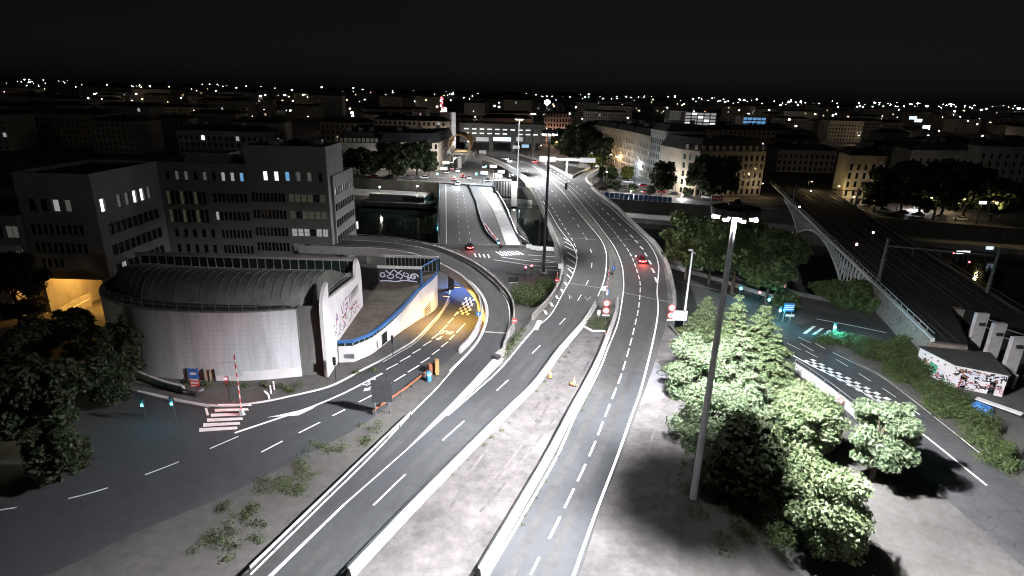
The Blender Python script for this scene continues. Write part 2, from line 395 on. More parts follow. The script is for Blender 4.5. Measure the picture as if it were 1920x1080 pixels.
# carriageways on the deck
LCl = [(493, 1085), (640, 951), (760, 848), (840, 779), (900, 727), (940, 690), (985, 640), (1010, 612), (1033, 588), (1052, 556), (1064, 520), (1068, 490), (1064, 470), (1054, 448), (1043, 428), (1033, 408), (1020, 385), (1006, 361), (992, 341), (972, 325), (948, 311), (925, 301), (896, 291)]
LCr = [(650, 1085), (780, 948), (880, 845), (950, 774), (1000, 724), (1052, 656), (1095, 606), (1121, 562), (1138, 525), (1142, 500), (1141, 478), (1131, 452), (1112, 427), (1090, 402), (1076, 383), (1058, 360), (1040, 342), (1020, 327), (1002, 313), (975, 302), (950, 293)]
mb = MB(); ribbon(mb, LCl, LCr, zM, 150, .03, 4); lc = structure(mb, 'carriageway', M['asphalt'])
RCl = [(900, 1085), (975, 960), (1035, 855), (1075, 779), (1098, 737), (1123, 688), (1137, 652), (1154, 608), (1163, 573), (1167, 543), (1166, 522), (1163, 500), (1156, 480), (1146, 460), (1133, 441), (1114, 416), (1096, 392), (1072, 362), (1048, 340), (1024, 322), (1004, 309), (980, 298)]
RCr = [(1085, 1085), (1125, 960), (1165, 855), (1192, 779), (1207, 737), (1225, 688), (1240, 640), (1250, 600), (1252, 573), (1251, 545), (1247, 515), (1242, 495), (1233, 477), (1219, 458), (1203, 441), (1172, 412), (1152, 392), (1132, 376), (1110, 358), (1088, 344), (1060, 331), (1032, 315), (1004, 303), (985, 297)]
mb = MB(); ribbon(mb, RCl, RCr, zM, 150, .03, 4); rc = structure(mb, 'carriageway', M['asphalt'])
# ---- loop ramp
RPl = [(455, 1085), (600, 945), (700, 846), (776, 770), (813, 734), (847, 695), (873, 669), (893, 646), (905, 626), (913, 600), (913, 574), (904, 552), (886, 531), (862, 512), (821, 492), (776, 478), (717, 469), (640, 466), (560, 462)]
RPr = [(500, 1085), (640, 951), (760, 846), (828, 778), (880, 724), (918, 682), (939, 657), (952, 622), (958, 598), (955, 567), (939, 543), (906, 513), (869, 491), (813, 470), (758, 459), (702, 453), (640, 450), (560, 447)]
mb = MB(); rl, rr = ribbon(mb, RPl, RPr, zR, 150, .034, 4); ramp = structure(mb, 'ramp', M['asphalt'])
m_ = MB()
for e, o_ in ((rl, -.35), (rr, .35)):
    pts = [Vector((p[0], p[1], zR(p[0], p[1]))) for p in e if p[1] > 70]
    m_.sweep(pts, [(0, .02), (o_, .02), (o_, under(zR, 1.25, 99))], closed=False)
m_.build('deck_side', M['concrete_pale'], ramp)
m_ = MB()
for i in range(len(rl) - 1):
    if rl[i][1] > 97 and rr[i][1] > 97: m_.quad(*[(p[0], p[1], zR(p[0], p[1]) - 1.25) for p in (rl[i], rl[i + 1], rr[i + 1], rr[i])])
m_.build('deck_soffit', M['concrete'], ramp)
for q in ((845, 545), (800, 515), (690, 495)):
    p = P(*q, -4.0); MB().box((p.x, p.y + 1, -1.4), (1.1, 1.1, 5.3), .3).build('pier', M['concrete'], ramp)
# ---- bus road sloping down under the ramp, and the left quay road it leaves
BL = [(60, 700), (160, 712), (256, 735), (392, 762), (480, 757), (555, 742), (613, 728), (647, 713), (678, 696), (717, 676), (755, 654), (780, 638), (800, 618), (817, 599), (833, 579), (842, 560), (846, 540), (862, 515), (880, 500)]
BR = [(-150, 1085), (60, 1085), (250, 1000), (420, 930), (520, 880), (600, 840), (690, 790), (765, 728), (800, 700), (832, 682), (862, 655), (884, 625), (897, 595), (902, 570), (898, 545), (900, 525), (935, 508), (960, 500)]
mb = MB(); ribbon(mb, BL, BR, zB, 160, 0, 8); bus = structure(mb, 'bus_road', M['asphalt_new'])
# kerb of the bus road
mb = MB(); mb.sweep(path(BL[2:17], zB, 1.5), [(-.30, -.1), (-.30, .10), (0, .10), (0, -.1)]); tag(mb.build('kerb', M['concrete_pale']), 'pale kerb along the white building side of the bus road', 'kerb')
# ---- right quay road and its side branch with the chequered strip
R1f = [(1230, 497), (1330, 525), (1400, 549), (1480, 573), (1600, 594), (1740, 614), (1860, 636)]; R1n = [(1230, 535), (1330, 562), (1400, 586), (1480, 612), (1560, 618), (1700, 645), (1830, 668)]
mb = MB(); ribbon(mb, R1f, R1n, -3.96, 40, 0, 3); q1 = structure(mb, 'quay_road', M['asphalt'])
R2l = [(1470, 585), (1478, 630), (1486, 690), (1540, 742), (1600, 790), (1700, 872), (1830, 985), (1960, 1100)]; R2r = [(1555, 604), (1552, 645), (1570, 664), (1645, 706), (1700, 744), (1760, 788), (1880, 880), (2100, 1060)]
mb = MB(); ribbon(mb, R2l, R2r, -3.955, 60, 0, 4); q2 = structure(mb, 'side_road', M['asphalt_old'])
# near surface over the fresher, bluish asphalt
def patch(px, zf, key, dz, name='asphalt_patch', parent=None, nl=None): pass
mb = MB(); ribbon(mb, [(493, 1085), (640, 951), (760, 848), (840, 779), (900, 727), (940, 690), (988, 637)], [(650, 1085), (780, 948), (880, 845), (945, 776), (1000, 722), (1047, 659), (1052, 653)], zM, 50, .036, 3); mb.build('fresh_asphalt', M['asphalt_new'], lc)
mb = MB(); ribbon(mb, [(905, 1085), (980, 960), (1040, 855), (1078, 779), (1100, 737), (1127, 687)], [(1083, 1085), (1123, 960), (1163, 855), (1189, 779), (1203, 737), (1216, 700)], zM, 50, .036, 3); mb.build('fresh_asphalt', M['asphalt_new'], rc)
mb = MB(); ribbon(mb, [(455, 1085), (600, 945), (700, 846), (776, 770), (813, 734), (847, 695), (873, 669), (893, 646), (904, 627)], [(500, 1085), (640, 951), (760, 846), (828, 778), (880, 724), (918, 682), (939, 657), (952, 624)], zR, 60, .040, 3); mb.build('fresh_asphalt', M['asphalt_new'], ramp)
# aprons
mb = MB(); ribbon(mb, [(640, 1085), (780, 945), (880, 843), (955, 775), (1003, 727), (1057, 657), (1092, 618), (1096, 600)], [(905, 1085), (975, 960), (1035, 855), (1072, 779), (1095, 737), (1121, 688), (1140, 640), (1150, 600)], 0.0, 50, .012, 3); apron = structure(mb, 'apron', M['apron'])
mb = MB(); ribbon(mb, [(1085, 1085), (1125, 960), (1165, 855), (1190, 779), (1205, 737), (1223, 688), (1239, 640), (1248, 615)], [(1270, 1085), (1275, 960), (1280, 855), (1300, 779), (1320, 737), (1310, 690), (1290, 655), (1252, 612)], 0.0, 50, .012, 3); apron2 = structure(mb, 'apron', M['apron'])
poly_on(apron2, [(1190, 763), (1262, 741), (1274, 687), (1226, 679), (1213, 700)], 0.0, 'asphalt_patch', M['asphalt_grey'], .018)
rg = MB()
for c_, r_ in (((1254, 682), 1.1), ((1247, 700), .9)):
    p = P(*c_, 0.0); pts = [Vector((p.x + math.cos(a) * r_ * 1.2, p.y + math.sin(a) * r_, .024)) for a in np.linspace(0, 6.283, 22)]; rg.sweep(pts, [(-.14, 0), (.14, 0)], closed=False)
rg.build('tyre_mark', M['asphalt_new'], apron2)
for c_ in ((1009, 790), (1053, 715), (1120, 634), (1103, 641), (1028, 748)):
    p = P(*c_, 0.0); MB().lathe((p.x, p.y, .02), [(.001, 0), (.42, 0)], 14).build('manhole_cover', M['asphalt_old'], apron)
poly_on(apron, [(1094, 692), (1100, 680), (1105, 676), (1105, 681), (1099, 690), (1096, 696)], 0.0, 'oil_stain', M['asphalt_new'], .018)

def lerp_path(lpx, rpx, f, zf, dz, n=110, sl=slice(None)):
    l = resample([tuple(P(x, y, zf))[:2] for x, y in lpx], n); r = resample([tuple(P(x, y, zf))[:2] for x, y in rpx], n); o = []
    for a, b in zip(l, r):
        q = a + (b - a) * f; o.append(Vector((q[0], q[1], zf(q[0], q[1]) + dz)))
    return o[sl]
for par, el, er, fr_ in ((lc, LCl, LCr, (.36, .66)), (rc, RCl, RCr, (.28, .66)), (ramp, RPl, RPr, (.5,))):
    for f in fr_: flat(lerp_path(el, er, f, zR if par is ramp else zM, .0405 if par is ramp else .0385), .85, 'wheel_track', M['asphalt_track'], par)
for par, el, er, i, f0, f1, ln, key in ((lc, LCl, LCr, 18, .1, .45, 5, 'asphalt_old'), (lc, LCl, LCr, 52, .52, .92, 4, 'asphalt_track'), (rc, RCl, RCr, 30, .5, .9, 6, 'asphalt_old'), (rc, RCl, RCr, 58, .08, .46, 4, 'asphalt_track'), (lc, LCl, LCr, 70, .1, .5, 3, 'asphalt_track'), (rc, RCl, RCr, 12, .1, .46, 4, 'asphalt_track')):
    a, b = lerp_path(el, er, f0, zM, .042), lerp_path(el, er, f1, zM, .042); m_ = MB()
    for k in range(i, i + ln): m_.quad(a[k], b[k], b[k + 1], a[k + 1])
    m_.build('repair_patch', M[key], par)
for i_, (x0, y0, x1, y1, x2, y2) in enumerate(((1000, 770, 1040, 720, 1100, 655), (930, 900, 1010, 790, 1060, 700), (900, 960, 960, 890, 1050, 770), (1200, 900, 1230, 800, 1262, 735), (1235, 960, 1262, 850, 1275, 760), (840, 960, 900, 860, 940, 820))):
    flat(path([(x0, y0), (x1, y1), (x2, y2)], 0.0, .8, .02 + .0006 * i_), .3, 'tyre_mark', M['apron_mark'], apron if x2 < 1150 else apron2)
# ---- road markings
line(lc, [(840, 779), (900, 727), (940, 690), (985, 636), (1003, 616), (1033, 590), (1057, 547), (1073, 518), (1081, 492), (1080, 475), (1072, 458), (1058, 441), (1044, 421), (1031, 398), (1018, 377)], zM, .24, dz=.046)
line(lc, [(1121, 556), (1132, 528), (1136, 507), (1137, 490), (1136, 472), (1127, 450), (1108, 426), (1086, 400), (1073, 383), (1055, 360), (1037, 342), (1018, 327), (1000, 312), (975, 302)], zM, .24, dz=.046)
line(lc, [(650, 1081), (780, 944), (880, 841), (944, 776), (990, 727), (1045, 658)], zM, .2, dz=.046)
dash_at(lc, [((1060, 470), (1059, 468))] if False else [((1076, 505), (1062, 497)), ((1078, 494), (1063, 484)), ((1080, 484), (1064, 473)), ((1076, 470), (1060, 462)), ((1072, 461), (1058, 453)), ((1067, 453), (1056, 446)), ((1074, 513), (1065, 503)), ((1070, 522), (1063, 515))], zM, .35, dz=.046, name='hatch_stripe')
dash_at(lc, [((1063, 536), (1059, 529)), ((1056, 549), (1052, 542)), ((1046, 561), (1042, 554)), ((1036, 575), (1032, 567)), ((1025, 590), (1021, 582))], zM, .5, dz=.046, name='hatch_stripe')
dash_at(lc, [((1004, 619), (1012, 601))], zM, .8, dz=.046, name='hatch_stripe')
dash_at(lc, [((931, 733), (953, 713)), ((998, 663), (1013, 648)), ((1049, 609), (1060, 597)), ((1083, 564), (1090, 553)), ((1099, 534), (1103, 526)), ((1109, 502), (1110, 493)), ((1109, 474), (1107, 467)), ((1101, 450), (1097, 444)), ((870, 790), (830, 826)), ((760, 890), (700, 948))], zM, .18, dz=.046)
dashes(lc, [(1095, 440), (1078, 414), (1062, 392), (1043, 368), (1026, 349), (1005, 331), (980, 316), (955, 305)], zM, .18, 3, 6, dz=.046)
dashes(lc, [(1083, 486), (1081, 470), (1076, 456), (1068, 442), (1056, 423), (1045, 405), (1032, 384), (1016, 361), (1000, 342), (982, 327), (958, 312)], zM, .22, 3, 2.6, dz=.046)
for q in ([(1067, 553), (1069, 562), (1072, 556)], [(1097, 557), (1099, 564), (1108, 557)]):
    line(lc, q, zM, .16, M['paint_worn'], .046, 'arrow_mark')
line(rc, [(913, 1081), (985, 960), (1045, 855), (1080, 777), (1102, 737), (1127, 687), (1140, 653), (1158, 608), (1165, 573), (1169, 543), (1169, 523), (1167, 502), (1160, 480), (1150, 460), (1137, 442), (1118, 417), (1098, 392), (1074, 362), (1050, 341), (1026, 323)], zM, .24, dz=.046)
line(rc, [(1075, 1081), (1118, 960), (1158, 855), (1185, 778), (1200, 737), (1213, 688), (1224, 642), (1232, 600), (1234, 573), (1232, 547), (1234, 520), (1235, 500), (1230, 480), (1217, 458), (1200, 440), (1170, 413), (1148, 392), (1128, 376)], zM, .26, dz=.046)
dashes(rc, [(995, 1078), (1055, 960), (1105, 855), (1137, 775), (1152, 737), (1166, 700), (1180, 652), (1190, 612), (1197, 580), (1200, 550), (1200, 530), (1195, 510), (1188, 490), (1178, 470), (1163, 450), (1150, 433), (1125, 405), (1100, 378), (1075, 355), (1050, 335), (1025, 318)], zM, .2, 3, 1.33, dz=.046)
dash_at(rc, [((1232, 530), (1228, 520)), ((1227, 512), (1222, 503)), ((1221, 496), (1216, 488)), ((1213, 481), (1209, 474)), ((1206, 468), (1200, 462)), ((1196, 456), (1190, 450)), ((1187, 446), (1181, 440))], zM, .45, dz=.046)
dashes(rc, [(1176, 434), (1150, 410), (1125, 388), (1108, 372), (1090, 356), (1070, 342), (1046, 326), (1020, 311)], zM, .3, 3, 4, dz=.046)
# expansion joints
dash_at(lc, [((1062, 530), (1124, 540)), ((1060, 445), (1118, 450))], zM, .22, M['concrete'], .046, 'expansion_joint')
dash_at(rc, [((1170, 549), (1252, 566)), ((1138, 446), (1205, 452))], zM, .22, M['concrete'], .046, 'expansion_joint')
dash_at(ramp, [((905, 622), (952, 625))], zR, .55, M['concrete'], .048, 'expansion_joint')
# gore
poly_on(ramp, [(500, 1083), (640, 949), (760, 845), (826, 778), (880, 722), (917, 681), (926, 672), (945, 673), (938, 683), (900, 722), (838, 778), (765, 843), (650, 945), (510, 1083)], 0.0, 'gore_marking', M['paint_worn'], .052)
line(ramp, [(470, 1078), (610, 940), (700, 852), (778, 769), (815, 733), (848, 695), (874, 668), (894, 645), (906, 624)], zR, .2, dz=.048)
line(ramp, [(906, 624), (914, 600), (914, 575), (905, 553), (887, 532), (863, 513)], zR, .16, dz=.048)
line(ramp, [(922, 678), (941, 656), (951, 624), (956, 600), (953, 570), (938, 545)], zR, .16, dz=.048)
# bus road markings
line(bus, [(717, 700), (690, 714), (650, 735), (600, 757), (560, 772), (530, 782), (440, 812)], zB, .35, dz=.02)
poly_on(bus, [(600, 757), (560, 770), (520, 779), (500, 783), (560, 779), (585, 767)], zB, 'merge_marking', M['paint'], .026)
dash_at(bus, [((724, 693), (746, 682)), ((750, 678), (770, 667)), ((773, 663), (789, 654)), ((793, 649), (809, 639)), ((810, 635), (824, 625)), ((827, 621), (838, 610)), ((840, 606), (850, 596)), ((852, 592), (856, 588))], zB, .22, dz=.02)
dash_at(bus, [((623, 780), (647, 768)), ((673, 754), (702, 739)), ((718, 728), (734, 719)), ((739, 715), (760, 702)), ((765, 698), (786, 685)), ((789, 681), (806, 670)), ((810, 665), (824, 655)), ((827, 651), (840, 641)), ((843, 637), (852, 628)), ((856, 624), (872, 607)), ((560, 812), (600, 792)), ((490, 848), (530, 827))], zB, .22, dz=.02)
line(bus, [(844, 562), (833, 581), (818, 601), (801, 620), (781, 641), (756, 657), (718, 679)], zB, .15, M['paint_worn'], .02)
line(bus, [(258, 733), (314, 749), (392, 763)], zB, .2, M['paint_worn'], .02)
dash_at(bus, [((386, 765), (390, 779))], zB, .25, dz=.02, name='stop_line')
def quadset(parent, quads, zf, name, m=None, dz=.02):
    for q in quads: poly_on(parent, q, zf, name, m or M['paint'], dz)
quadset(bus, [[(409 - i * 7, 758 + i * 9), (470 - i * 5, 757 + i * 8.6), (472 - i * 5.4, 761 + i * 8.8), (411 - i * 7.5, 763 + i * 9.4)] for i in range(6)], zB, 'crossing_stripe')
# chequered patches
def checker(parent, c00, c10, c01, c11, nu, nv, zf, dz):
    a, b, c, d = [P(*q, zf) for q in (c00, c10, c01, c11)]
    pt = lambda u, v: a * (1 - u) * (1 - v) + b * u * (1 - v) + c * (1 - u) * v + d * u * v
    for i in range(nu):
        for j in range(nv):
            if (i + j) % 2 == 0:
                q = [pt(i / nu, j / nv), pt((i + 1) / nu, j / nv), pt((i + 1) / nu, (j + 1) / nv), pt(i / nu, (j + 1) / nv)]
                m2 = MB(); m2.quad(*[(p.x, p.y, (zf(p.x, p.y) if callable(zf) else zf) + dz) for p in q]); m2.build('checker_square', M['paint'], parent)
checker(bus, (854, 588), (879, 591), (873, 557), (891, 559), 5, 7, zB, .02)
checker(q2, (1506, 676), (1524, 673), (1700, 784), (1724, 776), 3, 22, -3.955, .012)
line(q2, [(1484, 665), (1530, 690), (1588, 718), (1658, 761), (1720, 806), (1850, 910)], -3.955, .3, dz=.012)
line(q2, [(1562, 661), (1600, 680), (1647, 702), (1700, 741), (1747, 778), (1850, 860)], -3.955, .15, M['paint_worn'], .012)
dash_at(q2, [((1477, 644), (1501, 656)), ((1501, 644), (1525, 658)), ((1529, 644), (1547, 654)), ((1510, 658), (1533, 670)), ((1568, 674), (1590, 687)), ((1610, 700), (1633, 715)), ((1497, 632), (1520, 643)), ((1655, 728), (1680, 745)), ((1700, 760), (1725, 778))], -3.955, .14, dz=.012)
quadset(q2, [[(1505 + i * 17, 625 + i * 2), (1524 + i * 15, 611 + i * 4), (1530 + i * 15, 612 + i * 4), (1512 + i * 17, 626 + i * 2)] for i in range(4)], -3.955, 'crossing_stripe', dz=.012)
line(q1, [(1531, 598), (1600, 611), (1662, 624)], -3.96, .4, dz=.012)
line(q1, [(1270, 528), (1330, 540), (1380, 552)], -3.96, .18, M['paint_worn'], .012)
for i in range(3): line(q1, [(1285 + i * 55, 513 + i * 17), (1300 + i * 55, 518 + i * 17)], -3.96, .18, M['paint_worn'], .012, 'lane_dash')
# raised island by the crossing
isl = MB(); isl.prism([P(x, y, -4.0).xy for x, y in ((1480, 585), (1520, 592), (1530, 603), (1500, 612), (1478, 600))], -4.1, -3.82); structure(isl, 'traffic_island', M['pavement'])
isl = MB(); isl.prism([P(x, y, -4.0).xy for x, y in ((1556, 632), (1580, 622), (1640, 632), (1680, 660), (1770, 745), (1850, 800), (1800, 800), (1745, 768), (1650, 702), (1568, 660))][::-1], -4.1, -3.8); structure(isl, 'pavement', M['pavement'])

def btext(body, parent, loc, size, ang, m, stretch=1.0, name='lettering', tilt=0.0, ext=0.0):
    cu = bpy.data.curves.new('t', 'FONT'); cu.body = body; cu.size = size; cu.align_x = 'CENTER'; cu.align_y = 'CENTER'; cu.extrude = ext
    o = bpy.data.objects.new('t', cu); COL.objects.link(o); dg = bpy.context.evaluated_depsgraph_get(); me = bpy.data.meshes.new_from_object(o.evaluated_get(dg))
    bpy.data.objects.remove(o); me.materials.clear(); me.materials.append(m)
    b = bpy.data.objects.new(name, me); link(b, parent); b.location = Vector(loc) - org(parent); b.rotation_euler = (tilt, 0, ang); b.scale = (1, stretch, 1); return b
for px, s in (((703, 719), 1.35), ((835, 625), 1.35)):
    p = P(*px, zB); q = P(px[0] + 14, px[1] - 8, zB); a = math.atan2(q.y - p.y, q.x - p.x)
    t_ = btext('BUS', bus, (p.x, p.y, p.z + .05), s, a + math.pi / 2, M['paint'], 2.3)
    q = P(px[0] - 11, px[1] + 9, zB); u = Vector((math.cos(a), math.sin(a), 0)); v = Vector((-u.y, u.x, 0)); m2 = MB()
    sl_ = [q + u * x + v * y for x, y in ((.9, .12), (.9, -.12), (-.2, -.12), (-.2, -.5), (-1.0, 0), (-.2, .5), (-.2, .12))]
    m2.quad(*[(w.x, w.y, zB(w.x, w.y) + .03) for w in sl_]); m2.build('arrow_mark', M['paint'], bus)

dashes(bus, [(-20, 960), (150, 930), (300, 880), (420, 830), (500, 795)], zB, .18, 3, 3, dz=.02)
# ---- road bridge over the river
rb = thing('road_bridge', 'flat multi lane road bridge left of the viaduct crossing the river', 'bridge', P(900, 400, ZK))
K = lambda pts: [P(x, y, ZK).xy for x, y in pts]
mb = MB(); mb.prism(K([(820, 466), (985, 468), (921, 346), (823, 343)]), ZK - 1.4, ZK + .01); mb.build('deck', M['asphalt'], rb)
mb = MB(); mb.prism(K([(824, 463), (852, 463), (842, 346), (825, 345)]), ZK, ZK + .16); mb.build('footway', M['pavement'], rb)
mb = MB(); mb.prism(K([(952, 463), (977, 462), (948, 402), (920, 352), (900, 352), (922, 390)]), ZK, ZK + .10); mb.build('lit_lane', M['concrete_pale'], rb)  # lane under strong lamplight: its brightness is put into the pale colour
for px, h, w, m in (([(879, 348), (893, 380), (897, 397), (910, 433), (930, 457), (941, 466)], .9, .5, 'black_paint'), ([(823, 462), (823, 400), (825, 345)], 1.0, .25, 'metal'), ([(992, 462), (972, 446), (962, 426), (947, 389), (923, 349)], 1.1, .35, 'metal_dark'), ([(897, 352), (921, 388), (936, 425), (951, 463)], .16, .3, 'concrete')):
    m_ = MB(); m_.sweep(path(px, ZK + .02, 3), [(-w / 2, 0), (-w / 2, h), (w / 2, h), (w / 2, 0)]); m_.build('parapet' if h > .95 else 'divider', M[m], rb)
for px in ([(835, 346), (836, 456)], [(842, 346), (853, 463)]): line(rb, px, ZK + .17, .2, M['paint_worn'], .012) if False else None
for px in ([(857, 360), (862, 460)], [(868, 360), (884, 460)]): dashes(rb, px, ZK + .012, .16, 3, 5, M['paint_worn'], .012)
flat(path([(836, 346), (837, 458)], ZK + .16, 4, .01), .22, 'edge_line', M['paint'], rb)
for fy in (.33, .67):
    a = P(822, 465 + (344 - 465) * (fy ** .8), ZK); b = P(985 - 62 * fy ** .8, 467 - 120 * fy ** .8, ZK); c = (a + b) / 2
    m_ = MB(); m_.box((c.x, c.y, (WZ - 1 + ZK - 1.4) / 2), ((b - a).length * .94, 2.2, ZK - 1.4 - WZ + 1), 0); m_.build('pier', M['concrete'], rb)
# junction at the near end of the bridge
mb = MB(); mb.prism([P(x, y, -4.0).xy for x, y in ((858, 467), (1000, 468), (1046, 470), (1050, 510), (1010, 520), (960, 512), (930, 506), (890, 490))][::-1], -4.05, -3.955); jn = structure(mb, 'junction', M['asphalt'])
quadset(jn, [[(888 + i * 8.4, 475 + i * .6), (891 + i * 8.4, 475 + i * .6), (894 + i * 8.4, 482 + i * .6), (891 + i * 8.4, 482 + i * .6)] for i in range(4)], -3.955, 'crossing_stripe', dz=.014)
quadset(jn, [[(928 + i * 7.5, 472 - i * .3), (932 + i * 7.5, 472 - i * .3), (946 + i * 7.5, 480 - i * .5), (941 + i * 7.5, 480 - i * .5)] for i in range(6)], -3.955, 'crossing_stripe', dz=.014)
for px in ([(925, 487), (960, 492), (1000, 498), (1044, 500)], [(990, 478), (1044, 482)], [(1000, 486), (1044, 491)], [(1010, 505), (1046, 507)], [(940, 482), (990, 489), (1040, 493)]): line(jn, px, -3.955, .3, dz=.014)
# ---------------------------------------------------------------- parapets and barriers
def wallrun(name, label, px, zf, h, w, m, below=.3, rail=None, lift=0.0, cat='wall', seg=None):
    t = path(px, zf, 1.6)
    root = thing(name, label, cat, t[0]); mb = MB(); mb.sweep(t, [(-w / 2, -below), (-w / 2, h), (w / 2, h), (w / 2, -below)]); mb.build('coping' if below < .05 else 'wall', M[m], root)
    if rail:
        mb = MB(); mb.tube([p + Vector((0, 0, h + rail)) for p in t], .06, 5); mb.build('handrail', M['metal'], root)
        for i in range(0, len(t), 2):
            mb = MB(); mb.box(t[i] + Vector((0, 0, h + rail / 2)), (.07, .07, rail)); mb.build('post', M['metal'], root)
    return root
wallrun('parapet_wall', 'grey concrete parapet on the left edge of the viaduct, above the road bridge', [(999, 600), (1037, 557), (1053, 520), (1053, 490), (1049, 468), (1040, 445), (1030, 420), (1022, 403), (1013, 382), (1001, 358), (987, 338), (969, 323), (945, 309), (922, 299), (890, 290)], zM, 1.0, .45, 'concrete')
wallrun('parapet_wall', 'grey concrete parapet with steel rail on the right edge of the viaduct', [(1261, 600), (1264, 585), (1264, 560), (1260, 533), (1253, 505), (1243, 483), (1229, 461), (1213, 446), (1179, 414), (1159, 393), (1139, 378), (1123, 365), (1110, 354)], zM, .9, .5, 'concrete', rail=.3)
wallrun('parapet_wall', 'curved pale parapet round the outside of the far slip road', SR, zM, 1.0, .45, 'concrete')
wallrun('parapet_wall', 'short pale parapet between far viaduct and slip road', [(1074, 334), (1058, 326), (1028, 311), (1004, 301), (970, 291)], zM, 1.0, .4, 'concrete')
wallrun('parapet_wall', 'low pale parapet on the inside of the far slip road bend', [(1074, 333), (1087, 325), (1106, 317), (1101, 312), (1086, 309)], zM, .9, .35, 'concrete')
wallrun('parapet_wall', 'concrete parapet on the inside of the curved ramp, over the orange lit bus road', [(862, 662), (880, 643), (892, 622), (901, 598), (902, 574), (893, 553), (876, 533), (853, 515), (814, 495), (772, 481), (715, 472), (640, 469), (560, 466)], zR, .75, .35, 'concrete_pale', below=1.0, rail=.35)
wallrun('parapet_wall', 'concrete parapet on the outside of the curved ramp', [(945, 655), (956, 624), (963, 600), (960, 569), (944, 544), (911, 513), (872, 489), (815, 467), (759, 456), (703, 450), (640, 447), (560, 444)], zR, .8, .35, 'concrete', below=1.0, rail=.3)
wallrun('median_wall', 'low dark concrete median wall between the two motorway carriageways', [(1146, 515), (1148, 495), (1144, 476), (1134, 450), (1116, 424), (1094, 398), (1068, 366), (1044, 342)], zM, .6, .4, 'concrete_dark')
def jersey(label, px, zf, m='concrete_pale', rail=True):
    t = path(px, zf, 1.5); root = thing('crash_barrier', label, 'barrier', t[0])
    n = 0
    for i in range(0, len(t) - 3, 3):                                  # cast units with open joints
        seg = t[i:i + 4]; seg = [seg[0] + (seg[1] - seg[0]) * .03] + seg[1:-1] + [seg[-1] - (seg[-1] - seg[-2]) * .03]
        mb = MB(); mb.sweep(seg, [(-.34, 0), (-.34, .08), (-.16, .34), (-.11, .86), (.11, .86), (.16, .34), (.34, .08), (.34, 0)]); mb.build('barrier_unit', M[m], root)
    if rail:
        mb = MB(); mb.sweep([p + Vector((0, 0, .9)) for p in t], [(-.19, 0), (-.19, .22), (-.12, .22), (-.12, 0)]); mb.build('guard_rail', M['metal_dark'], root)
    return root
jersey('white concrete barrier between the left carriageway and the paved gap with cones', [(655, 1083), (785, 944), (885, 842), (953, 774), (1005, 722), (1052, 658), (1094, 608), (1119, 568)], lambda x, y: .03)
jersey('white concrete barrier along the left side of the right carriageway', [(898, 1083), (970, 960), (1030, 855), (1069, 779), (1092, 737), (1117, 688), (1132, 652), (1147, 610), (1155, 585), (1158, 560)], lambda x, y: .03)
# guard rails around the island left of the ramp
def guardrail(label, px, zf, m='rust', posts=2.5):
    t = path(px, zf, 1.2); root = thing('guard_rail', label, 'guard rail', t[0])
    mb = MB(); mb.sweep([p + Vector((0, 0, .45)) for p in t], [(-.04, 0), (-.08, .08), (0, .15), (-.08, .22), (-.04, .3), (.03, .3), (.03, 0)]); mb.build('rail', M[m], root)
    k = max(1, int(posts / 1.2))
    for i in range(0, len(t), k): mb = MB(); mb.box(t[i] + Vector((0, 0, .3)), (.1, .1, .7)); mb.build('post', M['metal_dark'], root)
    return root
guardrail('rusty guard rail leading to the wooden end post beside the ramp', [(700, 778), (730, 757), (760, 736), (790, 712), (802, 703)], zB)
guardrail('dark steel guard rail on the grassy verge below the left carriageway', [(946, 655), (958, 641), (970, 632)], zM, 'metal_dark')
guardrail('dark guard rail on the edge of the left quay road', [(240, 700), (280, 716), (320, 731), (352, 741), (375, 744), (383, 738)], zB, 'metal')
guardrail('long guard rail on the right verge beside the paved bay', [(1252, 612), (1270, 632), (1300, 668), (1330, 705)], 0.0, 'metal')
guardrail('grey guard rail along the left edge of the ramp at the bottom of the picture', [(770, 782), (700, 850), (600, 948), (470, 1075)], 0.0, 'metal')
wallrun('retaining_wall', 'low pale wall with railing beside the chequered side road', [(1488, 694), (1520, 716), (1560, 746), (1602, 780), (1660, 830)], lambda x, y: -3.95, 1.2, .5, 'concrete_pale', below=.4, rail=.7)
wallrun('river_wall', 'pale low wall under the trees on the right near bank', [(1230, 494), (1285, 510), (1345, 527), (1400, 545), (1480, 569)], lambda x, y: -4.0, .9, .5, 'concrete', below=.2)
wallrun('kerb', 'pale kerb round the end of the grassy median tip', [(1096, 614), (1104, 620), (1118, 623), (1134, 622)], 0.0, .25, .35, 'concrete_pale', below=.1, cat='kerb')
wallrun('low_wall', 'grey wall bending round the corner of the left quay road', [(215, 690), (250, 702), (300, 722), (345, 735)], zB, .8, .4, 'concrete', below=.4)

